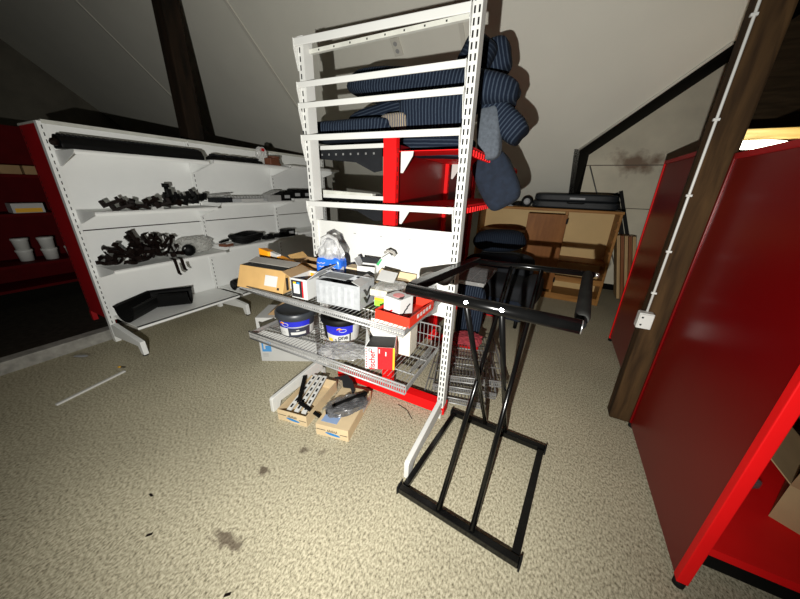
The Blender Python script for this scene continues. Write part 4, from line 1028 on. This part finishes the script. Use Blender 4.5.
B2 = A + (B - A) * (A.z / (A.z - B.z)); B2.y = 5.66
tag(MB().tube([B2 + Vector((0, 0, .01)), A], .009, 8).build('thin_pipe', DZINC), 'thin grey pipe leaning against the stained wall behind the black case', 'pipe')

# ------------------------------------------------------------------ black tubular stand in front
FT = 1.095
A0, B0, C0, D0 = [Vector((*at_z(px, py, .026).xy, .026)) for px, py in ((403, 490), (514, 560), (541, 448), (455, 413))]
A1, B1, C1, D1 = [Vector((*at_z(px, py, FT).xy, FT)) for px, py in ((408, 289), (581, 327), (476, 261), (588, 274))]
S0 = (A0 + B0 + C0 + D0) / 4; S0.z = 0
sd_ = thing('steel_stand', 'black steel stand with crossed legs and a square tube top, front centre', 'stand', S0)
L_ = lambda p: p - S0
def spart(nm, f, m=BLACK, **k):
    mb = MB(); f(mb); return mb.build(nm, m, sd_, **k)
ux = (B0 - A0).normalized(); uy = (D0 - A0).normalized()
spart('base_bar', lambda m: m.bar(L_(A0 - ux * .02), L_(B0 + ux * .02), .034, .038), bevel=.004)
spart('base_bar', lambda m: m.bar(L_(D0 - ux * .02), L_(C0 + ux * .02), .034, .038), bevel=.004)
spart('base_side', lambda m: m.bar(L_(A0 + uy * .024), L_(D0 - uy * .024), .030, .030), bevel=.003)
spart('base_side', lambda m: m.bar(L_(B0 + uy * .024), L_(C0 - uy * .024), .036, .020), bevel=.003)
for P, s_ in ((A0, -1), (B0, 1), (C0, 1), (D0, -1)):
    spart('end_cap', lambda m: m.bar(L_(P + ux * s_ * .020), L_(P + ux * s_ * .028), .044, .048), RUBBER, bevel=.002)
vx = (B1 - A1).normalized()
spart('top_rail', lambda m: m.tube([L_(A1), L_(B1)], .0245, 20))
spart('top_rail', lambda m: m.tube([L_(C1 - vx * .0), L_(D1 + vx * .03)], .016, 16))
wy = (C1 - A1).normalized()
spart('top_side', lambda m: m.bar(L_(A1 + wy * .03), L_(C1 + wy * .02), .045, .04), bevel=.004)
ry_ = (D1 - B1).normalized()
spart('top_roller', lambda m: m.tube([L_(B1 + ry_ * .07), L_(B1 + ry_ * .10), L_(D1 - ry_ * .05), L_(D1 - ry_ * .01)], [.020, .025, .025, .022], 18), mat('worn_dark_grip', (.010, .010, .009), .7, spec=.2, var=.5, vscale=12))
spart('roller_pin', lambda m: m.tube([L_(B1 + ry_ * .02), L_(D1)], .015, 10))
o = spart('tube_end', lambda m: m.tube([L_(B1 - vx * .001), L_(B1 + vx * .004)], .0235, 20), CHROME)
o = spart('rail_pin', lambda m: m.tube([L_(D1 + vx * .03), L_(D1 + vx * .05)], .011, 12), CHROME)
def lerp(a, b2, t): return a + (b2 - a) * t
def frac(A, B, px, z):                            # where along A-B a photo column falls
    best = min((abs((at_z(*px, z) - lerp(A, B, t / 100)).length), t / 100) for t in range(101)); return best[1]
f1, f2 = frac(A0, B0, (440, 508), .03), frac(A0, B0, (473, 527), .03); g1, g2 = frac(C1, D1, (512, 267), FT), frac(C1, D1, (542, 272), FT)
h1, h2 = frac(A1, B1, (468, 299), FT), frac(A1, B1, (503, 308), FT); k1, k2 = frac(D0, C0, (485, 424), .03), frac(D0, C0, (505, 431), .03)
for f_, g_ in ((f1, g1), (f2, g2)): spart('leg', lambda m: m.tube([L_(lerp(A0, B0, f_) + Vector((0, 0, .02))), L_(lerp(C1, D1, g_))], .0125, 12))
for f_, g_ in ((k1, h1), (k2, h2)):
    spart('leg', lambda m: m.tube([L_(lerp(D0, C0, f_) + Vector((0, 0, .02))), L_(lerp(A1, B1, g_))], .0125, 12))
for g_ in (h1, h2):
    P = lerp(A1, B1, g_); nd = (EYE - P); nd.z = .3; nd.y = min(nd.y, -.5); nd.normalize()
    spart('rivet', lambda m: m.tube([L_(P + nd * .0235), L_(P + nd * .028)], .007, 12), CHROME)

# ------------------------------------------------------------------ red shelving on the right
UX, UY0, UY1, UZT = .715, 1.165, 2.165, 1.70
ru = thing('gondola_shelving', 'big glossy red end panelled shelving at the right edge, box on its base', 'shelving', (UX, UY0, 0))
dp = UY1 - UY0
MB().bb((.004, .03, .02), (.022, dp - .02, UZT - .01)).build('end_panel', RED, ru, bevel=.002)
MB().bb((-.004, -.005, .03), (.034, .03, UZT)).build('front_post', REDM, ru, bevel=.003)
MB().bb((-.004, dp - .022, .03), (.030, dp, UZT)).build('rear_post', RED, ru, bevel=.003)
MB().bb((-.004, .03, UZT - .028), (.03, dp - .022, UZT)).build('top_rail', DRED, ru, bevel=.003)
MB().tube([(.015, .012, 0), (.015, .012, .03)], .02, 14).build('foot', RUBBER, ru); MB().tube([(.015, dp - .012, 0), (.015, dp - .012, .03)], .02, 14).build('foot', RUBBER, ru)
MB().bb((.05, .12, .125), (1.25, dp - .05, .14)).bb((.05, .12, .10), (1.25, .125, .125)).build('base_shelf', REDM, ru)
MB().bb((.05, .15, .0), (1.25, .165, .10)).build('kick_plate', SATBLK, ru)
for z in (.62, 1.10): pass
MB().bb((1.25, 0, .0), (1.285, dp, UZT)).build('end_panel', RED, ru)
MB().bb((.034, .45, 1.30), (1.25, dp - .03, 1.32)).build('shelf', REDM, ru)
rb2 = thing('carton', 'brown cardboard box with open flaps on the base of the big red shelving', 'box', (1.35, 1.68, .1405), R(-32))
mb = MB(); w_, d_, h_2, t_ = .30, .40, .20, .005
mb.bb((-w_ / 2, -d_ / 2, 0), (w_ / 2, d_ / 2, t_)).bb((-w_ / 2, -d_ / 2, t_), (-w_ / 2 + t_, d_ / 2, h_2)).bb((w_ / 2 - t_, -d_ / 2, t_), (w_ / 2, d_ / 2, h_2)).bb((-w_ / 2 + t_, -d_ / 2, t_), (w_ / 2 - t_, -d_ / 2 + t_, h_2)).bb((-w_ / 2 + t_, d_ / 2 - t_, t_), (w_ / 2 - t_, d_ / 2, h_2))
CORR = mat('corrugated_brown_card', (.42, .29, .15), .85, var=.08, vscale=6); mb.build('body', CORR, rb2)
MB().prism([(-w_ / 2, -d_ / 2, h_2), (-w_ / 2, d_ / 2, h_2), (-w_ / 2 - .10, d_ / 2, h_2 + .09), (-w_ / 2 - .10, -d_ / 2, h_2 + .09)], (.004, 0, .003)).build('flap', CORR, rb2)
MB().prism([(-w_ / 2, d_ / 2, h_2), (w_ / 2, d_ / 2, h_2), (w_ / 2, d_ / 2 + .05, h_2 + .12), (-w_ / 2, d_ / 2 + .05, h_2 + .12)], (0, .004, .002)).build('flap', KRAFT2, rb2)
MB().prism([(-w_ / 2, -d_ / 2, h_2), (w_ / 2, -d_ / 2, h_2), (w_ / 2, -d_ / 2 - .06, h_2 + .10), (-w_ / 2, -d_ / 2 - .06, h_2 + .10)], (0, .004, .003)).build('flap', CORR, rb2)
bt = thing('plastic_tray', 'small clear plastic blister tray on the red base shelf', 'tray', (1.06, 1.80, .1405), .5)
MB().bb((-.06, -.09, 0), (.06, .09, .05)).build('shell', PLASTD, bt, bevel=.012)
for i in range(4): MB().tube([(-.03, -.06 + i * .03, .056), (.04, -.05 + i * .03, .056)], .005, 6).build('screw', CHROME, bt)
tag(crumple(.09, .09, .05, 8, .3, 51).build('film_scrap', PLAST, loc=(.95, 1.68, .166)), 'crumpled scrap of clear film on the red base shelf beside the blister tray', 'film')
wbk = thing('shelf_bracket', 'white metal bracket lying behind the brown box on the red base shelf', 'bracket', (1.50, 2.05, .1405))
mb = MB().prism([(-.10, 0, 0), (.12, 0, 0), (.12, 0, .26), (.02, 0, .22)], (0, .004, 0)); mb.build('plate', WHITE, wbk)
mb = MB(); mb.tube([(.07, -.002, .12), (.07, .006, .12)], .008, 8); mb.build('hole', SLOT, wbk)

r2 = thing('gondola_shelving', 'second red end panelled shelving standing behind the brown post', 'shelving', (.755, 2.62, 0))
dp2 = .97; ZT2 = 1.78
MB().bb((.004, .03, .05), (.022, dp2 - .02, ZT2 - .01)).build('end_panel', RED, r2, bevel=.002)
MB().bb((-.004, 0, .03), (.034, .03, ZT2)).build('front_post', REDM, r2); MB().bb((-.004, dp2 - .022, .03), (.030, dp2, ZT2)).build('rear_post', REDM, r2)
MB().bb((-.004, .03, ZT2 - .028), (.03, dp2 - .022, ZT2)).build('top_rail', DRED, r2)
MB().tube([(.015, .015, 0), (.015, .015, .03)], .02, 12).build('foot', RUBBER, r2); MB().tube([(.015, dp2 - .011, 0), (.015, dp2 - .011, .03)], .02, 12).build('foot', RUBBER, r2)
for z in (.14, .75, 1.30): MB().bb((.034, .05, z - .015), (1.25, dp2 - .03, z)).build('shelf', REDM, r2)
MB().bb((1.25, 0, .0), (1.285, dp2, ZT2)).build('end_panel', RED, r2)

# lit lamp and pale batten seen over the red shelving
lp = at_y(755, 144, 3.0); lz = lp.z
la = thing('oval_lamp', 'lit oval lamp glowing above the red shelving at the right edge', 'lamp', (lp.x + .02, 3.05, lz), 0)
puff(.34, .10, .055, 12, 2.2, 61, 0).build('lens', glow_mat('lamp_glow', (1, .95, .75), 9), la)
MB().box((0, .07, 0), (.22, .05, .05)).build('holder', SATBLK, la, bevel=.01)
bt0 = at_y(744, 134.5, 3.15)
btn = tag(MB().bb((bt0.x - .05, 3.16, bt0.z - .035), (bt0.x + 1.4, 3.20, bt0.z + .035)).build('wooden_batten', wood_mat('lit_batten', (.55, .36, .12), (.85, .66, .30), 3, (.6, 3, 8)), bevel=.004), 'pale wooden batten lit by the oval lamp above the red shelving', 'batten')
ll = bpy.data.lights.new('lamp_light', 'POINT'); ll.energy = 1.2; ll.color = (1, .85, .5); ll.shadow_soft_size = .05
lo_ = bpy.data.objects.new('lamp_light', ll); C.objects.link(lo_); lo_.location = (lp.x + .25, 3.0, lz + .06)

# ------------------------------------------------------------------ floor things
BR = lambda m, pts_, r_: m.tube(pts_, r_, 6)
def labelled_box(label, loc, rz, h, lidded):
    t = thing('fruit_carton', label, 'box', loc, rz); w_, d_, t_ = .225, .40, .004
    mb = MB()
    mb.bb((-w_ / 2, -d_ / 2, 0), (w_ / 2, d_ / 2, t_ if not lidded else h))
    if not lidded:
        mb.bb((-w_ / 2, -d_ / 2, t_), (w_ / 2, -d_ / 2 + t_, h)); mb.bb((-w_ / 2, d_ / 2 - t_, t_), (w_ / 2, d_ / 2, h)); mb.bb((-w_ / 2, -d_ / 2 + t_, t_), (-w_ / 2 + t_, d_ / 2 - t_, h)); mb.bb((w_ / 2 - t_, -d_ / 2 + t_, t_), (w_ / 2, d_ / 2 - t_, h))
    mb.build('body', KRAFT2, t)
    y = -d_ / 2 - .0012
    mb = MB(); pp = []
    n = 20
    mb.add([(math.cos(2 * PI * i / n) * .052 + .005, y, .026 + math.sin(2 * PI * i / n) * .010 - .10 * math.cos(2 * PI * i / n) * .052) for i in range(n)], [list(range(n))]); mb.build('blue_oval', BLUEINK, t)
    mb = MB()
    for i in range(6): x = -.032 + i * .012; mb.tube([(x, y, .042), (x + .004, y, .058 + .004 * (i % 2)), (x + .008, y, .043)], .0016, 5)
    mb.build('black_script', INK, t)
    MB().bb((-w_ / 2 + .004, y - .0002, .046), (-.045, y + .0005, .050)).bb((.055, y - .0002, .036), (w_ / 2 - .006, y + .0005, .040)).build('black_lines', INK, t)
    return t
b1 = labelled_box('low kraft carton with blue oval print holding white slotted rails, on the floor', (-1.35, 1.245, 0), R(10), .085, False)
b2_ = labelled_box('closed kraft carton with blue oval print under black brackets, on the floor', (-1.045, 1.275, 0), R(12), .085, True)
MB().bb((.113, .04, .02), (.114, .17, .07)).build('white_label', CARDW, b2_)
MB().bb((-.09, -.17, .0852), (.02, -.09, .0862)).build('blue_print', mat('pale_blue_print', (.25, .35, .55), .6), b2_)
for i, (x, lb) in enumerate([(-.065, 'leftmost white slotted rail lying in the low kraft carton'), (-.012, 'middle white slotted rail lying in the low kraft carton'), (.038, 'right white slotted rail lying in the low kraft carton')]):
    P = b1.matrix_basis @ Vector((x, 0, .075)) if False else Matrix.Translation(b1.location) @ Matrix.Rotation(b1.rotation_euler.z, 4, 'Z') @ Vector((x, 0, .0))
    mb = MB().bb((-.016, -.15, 0), (.016, .20, .012))
    for j in range(6): mb.box((0, -.11 + j * .055, .0126), (.014, .03, .0012), mi=1)
    o = mb.build('slotted_rail', [WHITE, SLOT]); o.location = (P.x, P.y, .062 + .004 * i); o.rotation_euler = (R(9), .05, R(12) - .02 + .05 * i); tag(o, lb, 'rail', 'white rails in the floor carton')
def black_bracket(label, loc, rot, L1, L2):
    t = thing('shelf_bracket', label, 'bracket', loc); t.rotation_euler = rot
    MB().bb((-.012, 0, 0), (.012, L1, .022)).build('arm', SATBLK, t, bevel=.002); MB().bb((-.012, -.004, -.0), (.012, .02, L2)).build('back_plate', SATBLK, t, bevel=.002)
    return t
kb = black_bracket('black angle bracket leaning over the edge of the rail filled carton', (-1.10, 1.12, .095), (0, R(0), R(20)), .01, .02)
bpy.data.objects.remove(kb.children[0]); bpy.data.objects.remove(kb.children[0])
P0, P1, P2 = at_z(317, 424, .012), at_z(299, 402, .11), at_z(318, 376, .12)
kb.location = P1
MB().bar(P0 - P1, Vector((0, 0, 0)), .028, .010).build('short_arm', SATBLK, kb, bevel=.002); MB().bar(Vector((0, 0, 0)), P2 - P1, .03, .010).build('long_arm', SATBLK, kb, bevel=.002)
fr = tag(MB().prism([(-.10, -.03, 0), (-.04, .01, 0), (.02, -.01, 0), (.06, .03, 0), (.12, .02, 0), (.10, .05, 0), (.02, .07, 0), (-.06, .06, 0)], (0, 0, .012)).build('torn_card', INK, loc=(-1.18, 1.43, .105), rot=(.3, .2, -.5)), 'torn black card at the back of the rail filled carton', 'card')
tb = tag(crumple(.16, .27, .06, 12, .18, 71).build('plastic_bag', PLASTD, loc=(-1.02, 1.255, .118), rot=(0, 0, R(-35))), 'smoky clear bag wrapped round black brackets on the closed kraft carton', 'bag')
for i in range(3):
    black_bracket(['black bracket lowest in the smoky bag on the closed carton', 'black bracket in the middle of the smoky bag on the closed carton', 'black bracket on top in the smoky bag on the closed carton'][i], (-1.11 + .02 * i, 1.155 + .012 * i, .088 + .022 * i), (0, 0, R(-42 + 7 * i)), .25, .022)
# big white carton and brown one behind it
Wp, Wq = at_z(262, 361, 0), at_z(312, 361.5, 0); d = Wq - Wp; ang = math.atan2(d.y, d.x)
wcn = thing('carton', 'large white carton with a blue corner label on the floor left of the frame', 'box', Wp, ang)
WL = .50
MB().bb((0, 0, 0), (WL, .30, .43)).build('body', CARDW, wcn, bevel=.003)
MB().bb((.02, -.0012, .10), (.10, -.0002, .20)).build('blue_label', mat('pale_blue_label', (.07, .28, .60), .6), wcn)
MB().prism([(.035, -.002, .125), (.05, -.002, .125), (.05, -.002, .160), (.085, -.002, .160), (.085, -.002, .185), (.035, -.002, .185)], (0, .0007, 0)).build('white_print', CARDW, wcn)
mb = MB()
for i in range(3): mb.bb((.02, -.0012, .05 + i * .014), (.07, -.0002, .055 + i * .014))
mb.build('small_print', GREYSH, wcn)
bcn = tag(MB().prism([(-.16, -.09, 0), (.14, -.09, 0), (.14, -.09, .13), (.02, -.09, .15), (-.10, -.09, .05)], (0, .18, 0)).build('carton', DKRAFT, loc=(-1.98, 1.70, .4305), rot=(0, 0, ang), bevel=.003), 'torn brown carton sitting on the large white carton', 'box')
# white stick, scraps
E0, E1 = at_z(56, 405, .008), at_z(125, 371, .008)
stk = tag(MB().bar(E0, E1, .022, .014).build('white_stick', WHITE, bevel=.003), 'thin white plastic strip lying alone on the carpet at left', 'strip')
sw = thing('screw', 'tiny dark screw with a yellow plug by the end of the white strip', 'screw', at_z(121, 367.5, 0))
MB().tube([(0, 0, .004), (.03, .02, .004)], .004, 8).build('shank', SATBLK, sw); MB().tube([(-.018, -.012, .006), (0, 0, .006)], .006, 8).build('plug', YELLOW, sw)
tag(crumple(.11, .035, .006, 6, .2, 81).build('paper_scrap', CARDG, loc=at_z(81, 356, .004), rot=(0, 0, .5)), 'pale paper scrap on the carpet by the grey kerb', 'scrap')
for px, py, a, lb in [(149, 535, .9, 'small dark chip on the carpet at lower left, left of the brown stain'), (227, 595, .8, 'small dark chip on the carpet at the bottom edge of the photo'), (151, 495, 0, 'tiny dark crumb on the carpet at middle left')]:
    tag(MB().prism([(-.012, -.004, 0), (.012, -.005, 0), (.015, .004, 0), (-.008, .005, 0)], (0, 0, .003)).build('floor_chip', BROWNPL, loc=at_z(px, py, .0005), rot=(0, 0, a)), lb, 'chip')
tw = tag(MB().tube([at_z(398, 404, .003), at_z(407, 410, .004), at_z(412, 419, .003)], .0025, 5).build('wire_scrap', SATBLK), 'short dark wire scrap on the carpet in front of the red foot', 'wire')

# the upper wire shelf hangs slightly lower at its right end
bpy.context.view_layer.update()
SK = .022
for o in list(C.objects):
    if o.parent is None and 'label' in o.keys() and -1.72 < o.location.x < -.45 and 1.0 < o.location.y < 1.58 and UZ - .01 < o.location.z < UZ + .3:
        if o is us: o.rotation_euler.y = SK; o.location.z += SK * .56; continue
        o.location.z -= SK * (o.location.x + 1.08); o.rotation_euler.y += SK
